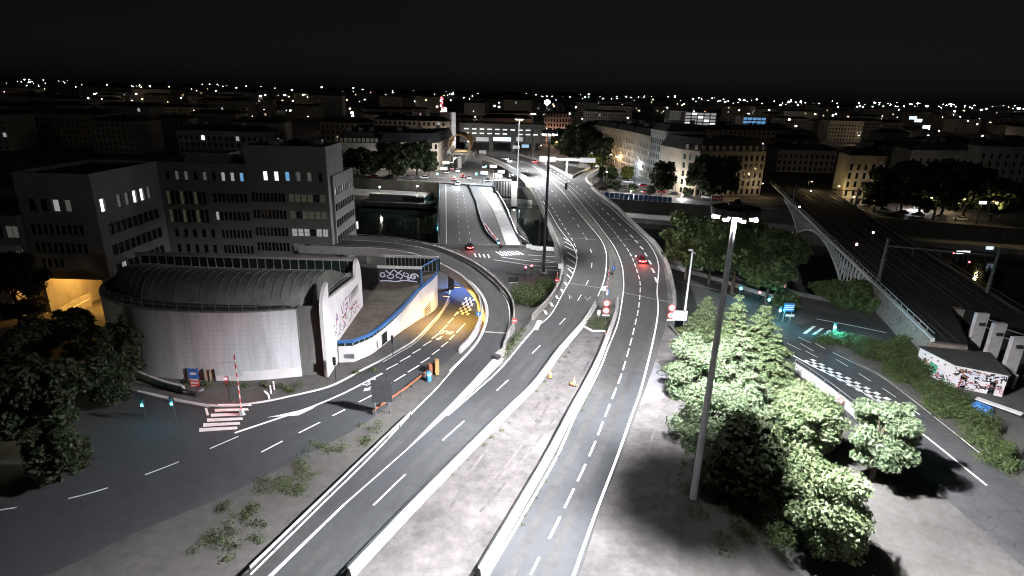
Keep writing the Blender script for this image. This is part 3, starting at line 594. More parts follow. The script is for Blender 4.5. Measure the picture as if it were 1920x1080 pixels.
# ---------------------------------------------------------------- facades
WC = {}
def window_mesh(w, h, glass, bars=1, hb=0, frame='frame'):
    k = (round(w, 2), round(h, 2), glass, bars, hb, frame)
    if k not in WC:
        mb = MB(); f = .07
        mb.cm = 1; mb.quad((0, .06, 0), (w, .06, 0), (w, .06, h), (0, .06, h)); mb.cm = 0
        for x in (f / 2, w - f / 2): mb.box((x, .03, h / 2), (f, .06, h))
        for z in (f / 2, h - f / 2): mb.box((w / 2, .031, z), (w - 2 * f, .058, f))
        for b in range(bars): mb.box((w * (b + 1) / (bars + 1), .035, h / 2), (f * .8, .05, h - 2 * f))
        for b in range(hb): mb.box((w / 2, .036, h * (b + 1) / (hb + 1)), (w - 2 * f, .046, f * .7))
        WC[k] = mb.mesh('window', [M[frame], M[glass]])
    return WC[k]
def facade(root, p0, p1, z0, z1, rects, m, depth=.25, name='wall'):
    """wall from p0 to p1 (outside on the right of the walk) with real openings; rects: (u0, u1, v0, v1, glass, bars, hbars, frame)"""
    d = Vector((p1[0] - p0[0], p1[1] - p0[1], 0)); L = d.length; d /= L; n = Vector((d.y, -d.x, 0)); o = Vector((p0[0], p0[1], 0))
    us = sorted({0, L, *[r[0] for r in rects], *[r[1] for r in rects]}); vs = sorted({z0, z1, *[r[2] for r in rects], *[r[3] for r in rects]})
    us = [u for i, u in enumerate(us) if i == 0 or u - us[i - 1] > 1e-4]; vs = [v for i, v in enumerate(vs) if i == 0 or v - vs[i - 1] > 1e-4]
    pt = lambda u, v, k=0: tuple(o + d * u - n * k + Vector((0, 0, v)))
    mb = MB()
    for j in range(len(vs) - 1):
        vm = (vs[j] + vs[j + 1]) / 2; rr = [r for r in rects if r[2] < vm < r[3]]; u0 = 0
        for r in sorted(rr) + [(L, L)]:
            if r[0] - u0 > 1e-4: mb.quad(pt(u0, vs[j]), pt(r[0], vs[j]), pt(r[0], vs[j + 1]), pt(u0, vs[j + 1]))
            u0 = r[1]
    for r in rects:
        a, b, c, e = r[:4]
        for q in (((a, c), (b, c)), ((b, c), (b, e)), ((b, e), (a, e)), ((a, e), (a, c))):
            mb.quad(pt(*q[0]), pt(*q[1]), pt(*q[1], depth), pt(*q[0], depth))
    w = mb.build(name, m, root)
    ang = math.atan2(d.y, d.x)
    for r in rects:
        me = window_mesh(r[1] - r[0], r[3] - r[2], r[4], r[5], r[6], r[7]); ob = bpy.data.objects.new('window', me); link(ob, root)
        ob.location = Vector(pt(r[0], r[2], depth - .08)) - org(root); ob.rotation_euler = (0, 0, ang)
    return w
def rows(L, floors, n, w, h, glass=lambda i, j: 'glass', bars=1, hb=0, margin=None, frame='frame', u0=None, u1=None):
    """floors: list of sill heights"""
    u0 = 0 if u0 is None else u0; u1 = L if u1 is None else u1; st = (u1 - u0) / n; out = []
    for j, z in enumerate(floors):
        for i in range(n):
            c = u0 + st * (i + .5); g = glass(i, j)
            if g: out.append((c - w / 2, c + w / 2, z, z + h, g, bars, hb, frame))
    return out
def box_walls(root, poly, z0, z1, m, sides, roof='roof_dark', parapet=.6):
    """poly CCW; sides: dict side index -> rects"""
    k = len(poly)
    for i in range(k):
        a, b = poly[i], poly[(i + 1) % k]; facade(root, a, b, z0, z1, sides.get(i, []), m)
    mb = MB(); c = Vector((sum(p[0] for p in poly) / k, sum(p[1] for p in poly) / k))
    mb.quad(*[(p[0] + (c.x - p[0]) * .004, p[1] + (c.y - p[1]) * .004, z1 - parapet) for p in poly]); mb.build('roof', M[roof], root)

# ---------------------------------------------------------------- office building behind the white hall
of = thing('office_building', 'dark grey stepped office building with ribbon windows and a few lit rooms', 'building', (-57, 126, -4))
lit = lambda d, df='glass': (lambda i, j: d.get((i, j), df))
# tall right block
tw = [(-57.4, 125), (-40.1, 125), (-40.1, 137), (-57.4, 137)]
R_ = rows(17.3, [16.6], 6, .95, 2.0, lit({(0, 0): 'win_white', (1, 0): 'win_white', (2, 0): 'win_blue', (3, 0): 'win_dim', (4, 0): 'win_dim'}), 0, u0=2.8, u1=16.9)
for v, kindsL, kindsR in ((12.0, 'glass', 'win_green'), (8.3, 'glass', 'win_green'), (4.4, 'glass', 'win_pale'), (1.0, 'glass', 'win_dim'), (-2.6, 'glass', 'win_dim')):
    for i in range(9): R_.append((.5 + i * .82, .5 + i * .82 + .66, v, v + 1.95, kindsL, 0, 1, 'frame_dark'))
    for i in range(6): R_.append((8.5 + i * 1.36, 8.5 + i * 1.36 + 1.2, v + .1, v + 1.85, kindsR if (i * 7 + int(v)) % 5 else 'glass', 1, 1, 'frame'))
box_walls(of, tw, -4.2, 24.0, M['office_wall'], {0: R_})
# lower left block
lb = [(-76.6, 125.3), (-57.41, 125.3), (-57.41, 138), (-76.6, 138)]
R_ = rows(19.1, [16.2], 9, .85, 1.9, lit({(6, 0): 'win_pale', (7, 0): 'win_pale', (8, 0): 'win_blue', (1, 0): 'win_dim', (2, 0): 'win_dim', (4, 0): 'win_dim'}), 0, u0=1.0, u1=18.9)
for v in (11.2, 7.2):
    for i in range(9): R_.append((1.0 + i * .98, 1.0 + i * .98 + .8, v - .3, v + 2.6, 'glass_green' if i % 3 else 'win_green', 0, 1, 'frame_dark'))
    for i in range(8): R_.append((11.2 + i * .95, 11.2 + i * .95 + .76, v + .4, v + 2.3, 'glass' if (i, v) != (0, 7.2) else 'win_pale', 0, 0, 'frame_dark'))
for v in (3.6, .1):
    for i in range(5): R_.append((1.6 + i * 2.0, 1.6 + i * 2.0 + .9, v, v + 1.9, 'glass', 0, 0, 'frame_dark'))
    for i in range(8): R_.append((12.0 + i * .85, 12.0 + i * .85 + .66, v, v + 1.9, 'glass', 0, 0, 'frame_dark'))
box_walls(of, lb, -4.2, 20.0, M['office_wall'], {0: R_})
MB().box((-67, 131, 20.6), (9, 6, 2.4)).build('plant_room', M['office_wall'], of)
for q_ in ((-52, 129, 23.9, 2.4), (-44, 133, 23.9, 1.6), (-54, 134, 23.8, 1.4), (-71, 128, 19.9, 1.5), (-61, 134, 19.9, 2.0)): MB().box((q_[0], q_[1], q_[2] + .2), (q_[3], q_[3] * .8, 1.4)).build('roof_plant', M['metal'], of)
MB().lathe((-48, 131, 23.6), [(2.6, 0), (2.5, .5), (1.8, 1.2), (.1, 1.5)], 20).build('roof_light', M['glass'], of, True)
# right side wing
sw = [(-46, 127), (-39.6, 127), (-39.6, 143), (-46, 143)]
R_ = []
for v in (13.2, 9.6, 6.0, 2.4, -1.2):
    for i in range(8): R_.append((.8 + i * 1.85, .8 + i * 1.85 + 1.6, v, v + 1.7, 'glass' if v != 13.2 else ('win_dim' if i % 3 else 'win_pale'), 1, 0, 'frame_dark'))
box_walls(of, sw, -4.2, 17.6, M['office_wall'], {1: R_})
MB().box((-39.56, 144.2, 3), (.3, .3, 1.8)).build('wall_lamp', M['win_white'], of)
# left wing bridging the orange lit underpass
wg = thing('office_wing', 'left wing of the dark offices standing over an orange lit underpass', 'building', (-73, 98, -4))
R_ = [(1.6 + i * 1.9, 2.7 + i * 1.9, 15.8, 17.8, g, 0, 0, 'frame_dark') for i, g in enumerate(('glass', 'glass', 'win_pale', 'win_dim'))]
for v, n in ((12.0, 9), (8.9, 9)): R_ += [(1.0 + i * .98, 1.75 + i * .98, v, v + 1.7, 'glass', 0, 0, 'frame_dark') for i in range(n)]
R_ += [(1.4 + i * 1.0, 2.1 + i * 1.0, 6.4, 7.9, 'glass', 0, 0, 'frame_dark') for i in range(4)]
facade(wg, (-79.5, 92), (-67.2, 92), 4.4, 22, R_, M['office_wall'])
R_ = [(1.2 + i * 2.1, 2.3 + i * 2.1, 15.6 - i * .0, 17.8, g, 0, 0, 'frame') for i, g in enumerate(('win_white', None, 'win_dim', 'win_dim', 'win_white', 'win_white', 'win_dim')) if g]
for v in (11.6, 8.0, 4.6): R_ += [(2.0 + i * 1.6, 3.4 + i * 1.6, v, v + 1.9, 'glass' if (i, v) != (1, 4.6) else 'win_pale', 1, 0, 'frame_dark') for i in range(9)]
facade(wg, (-67.2, 92), (-67.2, 110), 4.4, 22, R_, M['office_wall'])
mb = MB(); mb.quad((-79.5, 92, 21.4), (-67.25, 92, 21.4), (-67.25, 110, 21.4), (-79.5, 110, 21.4)); mb.build('roof', M['roof_dark'], wg)
mb = MB(); mb.quad((-79.5, 92.02, 4.4), (-67.2, 92.02, 4.4), (-67.2, 110, 4.4), (-79.5, 110, 4.4)); mb.quad((-79.5, 110, 4.4), (-67.2, 110, 4.4), (-67.2, 110, 22), (-79.5, 110, 22)); mb.build('ceiling', M['concrete'], wg)
mb = MB(); mb.quad((-79.5, 92, -4.2), (-79.5, 92, 22), (-79.5, 110, 22), (-79.5, 110, -4.2)); mb.quad((-67.6, 98, -4.2), (-67.6, 109.9, -4.2), (-67.6, 109.9, 4.38), (-67.6, 98, 4.38)); mb.quad((-79.4, 109.8, -4.2), (-67.6, 109.8, -4.2), (-67.6, 109.8, 4.38), (-79.4, 109.8, 4.38)); mb.build('side_wall', M['concrete'], wg)
for x in (-79.0, -68.2): MB().box((x, 92.6, .1), (1.0, 1.0, 8.6)).build('pillar', M['concrete'], wg)
for q, pw in (((-75.5, 99, 4.1), 3200), ((-72, 95, 4.1), 2400)):
    m_ = MB(); m_.box(q, (1.6, .5, .15)); u_ = m_.build('tunnel_lamp', M['lamp_orange'], wg); lamp(wg, (q[0], q[1], q[2] - .3), pw, (1, .50, .10), size=.4)
for i, pl_ in enumerate(([(86, 588), (112, 565), (140, 548), (168, 536)], [(96, 594), (120, 574), (143, 560), (168, 549)], [(104, 600), (126, 583), (146, 571), (168, 560)])):
    t_ = path(pl_, -1.6, 1.0)
    m_ = MB(); m_.sweep(t_, [(-.15, -3), (-.15, 0), (.15, 0), (.15, -3)]); tag(m_.build('ramp_kerb', M['concrete_pale']), ('upper', 'middle', 'lower')[i] + ' of three curved walls in the orange underpass', 'wall')
# far left block with balconies
lf = thing('apartment_building', 'low dark building with pale balcony bands at the left edge of the picture', 'building', (-90, 92, -4))
lfp = [(-104, 90), (-79.6, 91), (-79.6, 110), (-104, 110)]
R_ = []
for v in (11.5, 7.8, 4.2, .6): R_ += [(.6 + i * 2.4, 2.6 + i * 2.4, v, v + 2, 'win_dim' if (i * 5 + int(v)) % 4 == 0 else 'glass', 1, 0, 'frame_dark') for i in range(10)]
box_walls(lf, lfp, -4.2, 15.2, M['office_wall'], {0: R_})
for v in (10.0, 6.4, 2.8): MB().box((-91.8, 89.7, v), (24, 1.3, 1.0), .04).build('balcony', M['concrete_pale'], lf)
sh = thing('side_building', 'small pale block beside the orange underpass on the left', 'building', (-82, 88, -4)); box_walls(sh, [(-86, 86.5), (-80, 87), (-80, 90.4), (-86, 90)], -4.2, 6.2, M['concrete_pale'], {0: [(1, 2.2, 3, 4.6, 'glass', 0, 0, 'frame_dark'), (3, 4.2, 3, 4.6, 'glass', 0, 0, 'frame_dark')]})

# ---------------------------------------------------------------- white hall with the curved front
hall = thing('white_hall', 'white hall with curved panelled front wall and dark vaulted roof', 'building', (-38, 74, -1))
FRONT = resample([(-27.2, 68.3), (-32, 67.0), (-36.7, 66.5), (-42.9, 66.7), (-48, 67.8), (-52.3, 70.0), (-55.5, 73.6), (-57.3, 78.5), (-57.8, 85)], 61)
def fr(i, o=0):
    a, b = FRONT[max(i - 1, 0)], FRONT[min(i + 1, 60)]; d = (b - a).normalized(); n = Vector((-d[1], d[0])); n = n if n[1] < 0 or (n[0] < 0 and i > 30) else -n
    return Vector((FRONT[i][0] + n.x * o, FRONT[i][1] + n.y * o, 0))
WT = 9.4
mb = MB()
for i in range(60): a, b = fr(i, -.14), fr(i + 1, -.14); mb.quad((a.x, a.y, -4.5), (a.x, a.y, WT), (b.x, b.y, WT), (b.x, b.y, -4.5))
mb.build('backing_wall', M['concrete_pale'], hall)
nc = 17; ch = (WT + 1.2) / nc
for c in range(nc):
    for s0 in range(0, 60, 5):
        lo = -1.2 + c * ch + .008; hi = -1.2 + (c + 1) * ch - .008; mb = MB(); pts = []
        idx = list(range(s0, s0 + 6)); of_ = RNG.uniform(-.004, .004)
        if c < 4 and 13 <= s0 <= 17: continue
        for i in idx:
            for o_, z in ((0, lo), (0, hi)):
                q = fr(i, o_ + of_)
                mb.v.append((q.x, q.y, z))
        for k in range(5): mb.f.append((2 * k, 2 * k + 1, 2 * k + 3, 2 * k + 2)); mb.m.append(0)
        n = len(mb.v)
        for i in idx:
            for z in (lo, hi): q = fr(i, -.12); mb.v.append((q.x, q.y, z))
        for k in range(5):
            mb.f.append((2 * k, 2 * k + 2, n + 2 * k + 2, n + 2 * k)); mb.m.append(0); mb.f.append((2 * k + 1, 2 * k + 3, n + 2 * k + 3, n + 2 * k + 1)); mb.m.append(0)
        mb.f.append((0, 1, n + 1, n)); mb.m.append(0); mb.f.append((10, 11, n + 11, n + 10)); mb.m.append(0)
        mb.build('cladding_panel', M['white_wall' if c <= 3 and s0 < 15 - c * 2 else 'white_clad'], hall)
# double doors in the curved wall
for i0 in (15, 18):
    a, b = fr(i0, .02), fr(i0 + 2, .02); m_ = MB(); m_.quad((a.x, a.y, -1), (a.x, a.y, 1.55), (b.x, b.y, 1.55), (b.x, b.y, -1)); dr = m_.build('door', M['stone_warm'], hall)
    c = (a + b) / 2; m_ = MB(); m_.box((c.x, c.y - .06, .3), (.06, .06, 2.4)); m_.build('door_joint', M['metal_dark'], dr)
    for e_ in (a, b): MB().box((e_.x, e_.y - .05, .3), (.14, .12, 2.6)).build('door_frame', M['metal_dark'], dr)
mb = MB()
for i in range(60): a, b, c, d = fr(i, .06), fr(i + 1, .06), fr(i + 1, -.3), fr(i, -.3); mb.quad((a.x, a.y, WT + .06), (b.x, b.y, WT + .06), (c.x, c.y, WT + .06), (d.x, d.y, WT + .06)); mb.quad((a.x, a.y, WT - .1), (a.x, a.y, WT + .06), (b.x, b.y, WT + .06), (b.x, b.y, WT - .1))
mb.build('coping', M['metal'], hall)
# ledge and vault
mb = MB(); cen = (-40, 80)
for i in range(60):
    a, b = fr(i, -.25), fr(i + 1, -.25); mb.quad((a.x, a.y, WT - .12), (b.x, b.y, WT - .12), (b.x + (cen[0] - b.x) * .5, b.y + (cen[1] - b.y) * .5, WT - .12), (a.x + (cen[0] - a.x) * .5, a.y + (cen[1] - a.y) * .5, WT - .12))
mb.build('ledge', M['roof_dark'], hall)
def vault(x):
    f = float(np.interp(-x, [25, 32, 37, 43, 48, 52.3, 55.5, 57], [70.0, 69.4, 69.2, 69.6, 70.6, 72.8, 76.5, 81])); f = max(f, 69.3); bk = 84.6
    pr = [(0, 8.9), (.015, 9.8), (.05, 10.7), (.10, 11.4), (.17, 11.9), (.26, 12.15), (.38, 12.1), (.52, 11.7), (.68, 11.0), (.84, 10.0), (1, 9.0)]
    return [(x, f + (bk - f) * t, 8.9 + (z - 8.9) * min(1, (84 - f) / 12)) for t, z in pr]
vx = np.linspace(-25.6, -57, 40); mb = MB()
for x in vx: mb.v += vault(float(x))
for i in range(39):
    for j in range(10): a = i * 11 + j; mb.f.append((a, a + 1, a + 12, a + 11)); mb.m.append(0)
mb.build('vault_roof', M['roof_metal'], hall, True)
mb = MB(); mb.quad(*vault(-25.6)); mb.build('vault_end', M['concrete_dark'], hall)
for x in np.arange(-26.2, -56, -1.15):
    pr = vault(float(x)); m_ = MB(); n = len(pr)
    for dx in (-.035, .035):
        for q in pr: m_.v.append((q[0] + dx, q[1], q[2] + .07))
    for k in range(n - 1): m_.f.append((k, k + 1, n + k + 1, n + k)); m_.m.append(0)
    for dx in (-.035, .035):
        s_ = len(m_.v)
        for q in pr: m_.v += [(q[0] + dx, q[1], q[2] - .02), (q[0] + dx, q[1], q[2] + .07)]
        for k in range(n - 1): m_.f.append((s_ + 2 * k, s_ + 2 * k + 1, s_ + 2 * k + 3, s_ + 2 * k + 2)); m_.m.append(0)
    m_.build('roof_seam', M['roof_metal'], hall)
# clerestory at the back
mb = MB(); mb.box((-41, 85.9, 10.95), (34, .9, .35)); mb.build('clerestory_cap', M['concrete'], hall)
mb = MB(); mb.box((-41, 84.9, 8.75), (34, .5, .5)); mb.build('clerestory_sill', M['concrete'], hall)
for i in range(26):
    x = -57 + i * 1.27; m_ = MB(); m_.quad((x, 85.6, 8.9), (x + 1.2, 85.6, 8.9), (x + 1.2, 85.6, 10.8), (x, 85.6, 10.8)); m_.build('pane', M['glass_green'], hall)
    m_ = MB(); m_.box((x - .035, 85.5, 9.85), (.08, .16, 1.9)); m_.build('mullion', M['frame'], hall)
# dark recess and the white fin wall at the right end
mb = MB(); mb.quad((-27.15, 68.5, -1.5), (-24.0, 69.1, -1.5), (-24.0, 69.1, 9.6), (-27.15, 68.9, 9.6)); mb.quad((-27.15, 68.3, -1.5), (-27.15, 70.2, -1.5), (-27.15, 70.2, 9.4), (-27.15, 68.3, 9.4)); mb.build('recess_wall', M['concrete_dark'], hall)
mb = MB(); mb.quad((-57, 86.3, -4.5), (-57, 86.3, 11), (-24, 86.3, 11), (-24, 86.3, -4.5)); mb.build('back_wall', M['concrete'], hall)
prof = [(68.2, -2), (68.2, 9.3), (68.5, 10.4), (69.0, 11.2), (69.7, 11.8), (70.6, 12.15), (70.9, 12.2), (70.9, 9.9), (84.0, 8.7), (84.2, 10.2), (84.7, 10.9), (85.3, 11.15), (85.9, 10.9), (86.5, 10.0), (87.0, 8.4), (87.2, -4.6)]
mb = MB(); n = len(prof)
for x in (-24.2, -23.75):
    for y, z in prof: mb.v.append((x, y, z))
mb.f.append(tuple(range(n))); mb.f.append(tuple(range(2 * n - 1, n - 1, -1))); mb.m += [0, 0]
for i in range(n): j = (i + 1) % n; mb.f.append((i, n + i, n + j, j)); mb.m.append(0)
fin = mb.build('fin_wall', M['white_wall'], hall)
def railing(root, pts, h=1.0, m='metal', step=1.5, two=True):
    pts = [Vector(p) for p in pts]
    for dz in ((h, h * .5) if two else (h,)): mb = MB(); mb.tube([p + Vector((0, 0, dz)) for p in pts], .03, 5); mb.build('rail', M[m], root)
    L = plen(pts); n = max(2, int(L / step)); rs = resample([tuple(p) for p in pts], n)
    for p in rs: mb = MB(); mb.box((p[0], p[1], p[2] + h / 2), (.06, .06, h)); mb.build('post', M[m], root)
rr_ = thing('roof_railing', 'thin steel railing along the top of the curved white wall', 'railing', (-38, 67, WT)); railing(rr_, [tuple(fr(i, -.5).xy) + (WT,) for i in range(2, 56, 3)])
rr_ = thing('roof_railing', 'sloping steel railing inside the notch of the white fin wall', 'railing', (-24.5, 78, 9)); railing(rr_, [(-24.35, 71.5, 9.7), (-24.35, 77, 9.3), (-24.35, 83.5, 8.7)])
# graffiti on the fin wall: flat strokes
def strokes(parent, o, du, dv, dn, polys, w, m, name='graffiti'):
    """polys: list of (u, v) polylines on the plane o + u du + v dv, lifted along dn"""
    mb = MB(); o, du, dv, dn = Vector(o), Vector(du).normalized(), Vector(dv).normalized(), Vector(dn).normalized()
    for k, pl in enumerate(polys):
        p = resample(pl, max(4, len(pl) * 5)) if len(pl) > 2 else [Vector(q) for q in pl]; b = len(mb.v); n = len(p)
        for i, q in enumerate(p):
            d = (p[min(i + 1, n - 1)] - p[max(i - 1, 0)]); d = Vector((d[0], d[1])).normalized(); nn = Vector((-d.y, d.x)) * w / 2
            for s in (1, -1): mb.v.append(tuple(o + du * (q[0] + s * nn.x) + dv * (q[1] + s * nn.y) + dn * (.012 + .0015 * (k % 6))))
        for i in range(n - 1): mb.f.append((b + 2 * i, b + 2 * i + 1, b + 2 * i + 3, b + 2 * i + 2)); mb.m.append(0)
    return mb.build(name, M[m], parent)
def patchy(parent, o, du, dv, dn, quads, m, lift=.008, name='graffiti'):
    mb = MB(); o, du, dv, dn = Vector(o), Vector(du).normalized(), Vector(dv).normalized(), Vector(dn).normalized()
    for q in quads: mb.quad(*[tuple(o + du * u + dv * v + dn * lift) for u, v in q])
    return mb.build(name, M[m], parent)
FX = ((-23.74, 72.0, 3.3), (0, 1, 0), (0, 0, 1), (1, 0, 0))
strokes(fin, *FX, [[(1.0, 2.0), (1.5, 3.3), (1.7, 3.5), (2.0, 2.4)], [(1.2, 2.6), (1.9, 2.7)], [(2.6, 2.6), (2.65, 2.75)], [(3.6, 4.0), (4.2, 2.4)], [(4.2, 2.4), (4.9, 4.1)], [(6.1, 3.1), (6.15, 3.3)], [(5.6, 4.0), (6.9, 4.1)], [(5.7, 3.2), (6.6, 3.3), (6.7, 2.6), (5.7, 2.5)], [(7.4, 3.9), (8.3, 4.0)], [(7.8, 4.0), (7.9, 2.6)]], .22, 'purple_paint')
rl_ = []
for i in range(46):
    u, v = RNG.uniform(.2, 13.2), RNG.uniform(.1, 2.0); s = RNG.uniform(.3, .8)
    rl_.append([(u + RNG.uniform(-s, s), v + RNG.uniform(-.4, .4) * s + .2) for _ in range(4)])
strokes(fin, *FX, [[(u, max(.05, v)) for u, v in q] for q in rl_[:26]], .13, 'black_paint'); strokes(fin, *FX, [[(u, max(.05, v)) for u, v in q] for q in rl_[26:36]], .12, 'purple_paint'); strokes(fin, *FX, [[(u, max(.05, v)) for u, v in q] for q in rl_[36:]], .2, 'pink_paint')
strokes(fin, *FX, [[(8.6 + i * .45, 3.3), (8.9 + i * .45, 4.1), (9.1 + i * .45, 3.5), (8.7 + i * .45, 2.9)] for i in range(9)], .15, 'black_paint')

# ---------------------------------------------------------------- low annex with the blue roof edge
anx = thing('annex', 'low white annex with flat gravel roof and bright blue roof edge by the bus road', 'building', (-20, 85, -2))
AW = resample([(-23.6, 72.6), (-21.6, 72.9)], 3) + resample([(-21.5, 73.1), (-19.5, 76.4), (-17.6, 84.6), (-16.2, 95.4)], 26)
mb = MB(); zt = 2.35
pts = [Vector((p[0], p[1], 0)) for p in AW]
mb.sweep(pts, [(0, lambda x, y: T(x, y) - .5), (0, lambda x, y: zt), (-.35, lambda x, y: zt), (-.35, lambda x, y: T(x, y) - .5)]); mb.build('wall', M['white_wall'], anx)
mb = MB(); mb.sweep([Vector((p.x, p.y, zt)) for p in pts], [(-.1, 0), (-.1, .55), (-.3, .55), (-.3, 0)]); mb.build('glazed_band', M['glass_green'], anx)
for i in range(0, len(pts), 1):
    m_ = MB(); m_.box((pts[i].x - .05, pts[i].y, zt + .28), (.1, .1, .55)); m_.build('band_post', M['frame'], anx)
mb = MB(); mb.sweep([Vector((p.x, p.y, zt + .55)) for p in pts], [(.18, 0), (.18, .32), (-.28, .32), (-.28, 0)]); mb.build('blue_fascia', M['blue_edge'], anx)
mb = MB(); mb.quad(*[(p.x - .25 if i > 2 else p.x, p.y + (.2 if i < 3 else 0), zt + .6) for i, p in enumerate(pts)], (-16.6, 99.5, zt + .6), (-23.9, 99.5, zt + .6)); mb.build('roof', M['roof_gravel'], anx)
# window and door openings in the annex wall
def on_curve(u):
    k = min(len(pts) - 2, int(u)); a, b = pts[k], pts[k + 1]; return a + (b - a) * (u - k), (b - a).normalized()
for u, w, h, z0 in ((10.2, 1.5, 1.7, .15),):
    c, d = on_curve(u); n = Vector((d.y, -d.x, 0)); a = math.atan2(d.y, d.x); z = T(c.x, c.y) + z0
    m_ = MB(); m_.box(c + n * .02 + Vector((0, 0, z + h / 2)), (w, .1, h), a); wi = m_.build('window', M['glass'], anx)
    m_ = MB()
    for s in (-1, 1): m_.box(c + d * s * w / 2 + n * .05 + Vector((0, 0, z + h / 2)), (.1, .14, h), a)
    m_.build('frame', M['metal_dark'], wi)
c, d = on_curve(1.2); m_ = MB(); m_.box((c.x, c.y - .02, .9), (1.9, .12, .6), 0); m_.build('panel', M['metal'], anx)
# back wall of the annex with the black and white mural, then the second recess
MB().box((-20.3, 99.6, 4.2), (7.6, .4, 2.7)).build('back_wall', M['black_paint'], anx)
MB().box((-20.2, 99.5, 5.75), (8.0, .7, .35)).build('coping', M['concrete_pale'], anx)
mb = MB(); o = ((-24.0, 99.38, 2.95), (1, 0, 0), (0, 0, 1), (0, -1, 0))
sp = lambda cx, cz, r, t0, n=9, k=.8: [(cx + r * (1 - .07 * i) * math.cos(t0 + i * k), cz + r * .8 * (1 - .07 * i) * math.sin(t0 + i * k)) for i in range(n)]
strokes(anx, *o, [[(.2, .2), (1.6, .25), (3.1, .15), (4.6, .4), (6.9, .2)], sp(.8, 1.3, .6, 1), sp(2.2, 1.2, .7, 3), sp(3.6, 1.2, .75, 5), sp(5.0, 1.5, .6, 2), [(1.3, 2.2), (2.0, 1.7), (2.8, 2.3), (3.5, 1.8), (4.2, 2.3)]], .2, 'pale_paint', 'mural')
strokes(anx, *o, [sp(6.3, 1.1, .85, 0, 12, .6), sp(6.3, 1.1, .5, 2, 10, .7), sp(5.4, .8, .3, 0)], .24, 'pale_paint', 'mural')
# second, rear part of the annex
mb = MB(); q = resample([(-16.2, 95.6), (-15.6, 98.5), (-14.6, 103.5), (-14.4, 106.5)], 9); pp = [Vector((p[0], p[1], 0)) for p in q]
mb.sweep(pp, [(0, lambda x, y: T(x, y) - .5), (0, lambda x, y: 2.7), (-.35, lambda x, y: 2.7), (-.35, lambda x, y: T(x, y) - .5)]); mb.build('rear_wall', M['white_wall'], anx)
mb = MB(); mb.sweep([Vector((p.x, p.y, 2.7)) for p in pp], [(.15, 0), (.15, .3), (-.3, .3), (-.3, 0)]); mb.build('blue_fascia', M['blue_edge'], anx)
mb = MB(); mb.quad((-16.5, 99.8, 2.9), (-15.0, 101, 2.9), (-14.7, 106.5, 2.9), (-24, 106.5, 2.9), (-24, 99.8, 2.9)); mb.build('roof', M['roof_gravel'], anx)
MB().box((-19.3, 106.8, 5.7), (10.4, .5, .4)).build('coping', M['concrete_pale'], anx)
for i in range(14):
    x = -24.2 + i * .74; m_ = MB(); m_.quad((x, 106.7, 3.0), (x + .68, 106.7, 3.0), (x + .68, 106.7, 5.5), (x, 106.7, 5.5)); m_.build('pane', M['glass_green'], anx); m_ = MB(); m_.box((x - .03, 106.6, 4.3), (.09, .14, 2.5)); m_.build('mullion', M['frame'], anx)
for a, b in (((-14.3, 106.8, 2.9), (-14.3, 106.8, 5.6)), ((-14.3, 106.8, 5.6), (-16.6, 99.6, 5.7)), ((-16.3, 99.3, 2.8), (-16.3, 99.3, 5.6))):
    m_ = MB(); m_.tube([a, b], .16, 6); m_.build('blue_frame', M['blue_edge'], anx)
for i in range(4):
    m_ = MB(); m_.quad((-15.55, 97.0 + i * .1, -1.2 - i * .42), (-14.9, 100.6, -1.0 - i * .5), (-14.9, 100.6, -1.25 - i * .5), (-15.55, 97.0 + i * .1, -1.4 - i * .42)); m_.build('graffiti', M['black_paint'], anx)
# ---------------------------------------------------------------- railway bridge on the right
RZ = 0.5
A_ = P(1470, 366, RZ); B_ = P(1740, 627, RZ); rd = (B_ - A_); RL = rd.length; rd.normalize(); rn = Vector((-rd.y, rd.x, 0))   # rn: away to the right
if rn.x < 0: rn = -rn
rbg = thing('railway_bridge', 'grey steel railway bridge with lattice arch girder over the dark river', 'bridge', (A_ + B_) / 2)
RW = 21.0
def rp(s, z, off=0.0): return A_ + rd * s + rn * off + Vector((0, 0, z))
mb = MB(); f0 = -40
q = [rp(f0, -.2, .3), rp(RL + 2, -.2, .3), rp(RL + 2, -.2, 5), rp(RL - 18, -.2, 10), rp(RL - 18, -.2, RW), rp(f0, -.2, RW)]
mb.quad(*[tuple(p) for p in q]); mb.quad(*[tuple(p - Vector((0, 0, .9))) for p in q][::-1]); mb.build('deck', M['ballast'], rbg)
for off in (0.0, RW):
    e_ = RL + 2 if off == 0 else RL - 18
    mb = MB(); mb.sweep([rp(f0, 0, off), rp(e_, 0, off)], [(-.3, -.45), (-.3, .15), (.3, .15), (.3, -.45)]); mb.build('top_chord', M['rail_grey' if off == 0 else 'metal_dark'], rbg)
    mb = MB(); mb.sweep([rp(f0, 0, off), rp(e_, 0, off)], [(-.06, .95), (-.06, 1.05), (.06, 1.05), (.06, .95)]); mb.build('guard_rail', M['rail_grey' if off == 0 else 'metal_dark'], rbg)
for s in np.arange(0, RL, 3.0): mb = MB(); mb.box(rp(s, .55), (.08, .08, .9)); mb.build('rail_post', M['rail_grey'], rbg)
def s_of(px, py):
    best = min(np.arange(0, RL, .5), key=lambda s: abs((lambda c: 960 + c[0] / -c[2] * FPX)(RM.T @ (np.array(rp(s, -3)) - np.array([0, 0, CZ]))) - px)); return float(best)
S1, S2 = s_of(1500, 420), s_of(1583, 505); S0, S3 = 2.0, s_of(1640, 537)
def depth(s):
    def span(a, b): u = (s - a) / (b - a); return 1.5 + 5.4 * abs(2 * u - 1) ** 2
    if s < S1: u = s / S1; return 1.5 + 5.4 * u ** 2
    if s < S2: return span(S1, S2)
    return 1.5 + 5.4 * max(0, 1 - (s - S2) / (S3 - S2)) ** 2
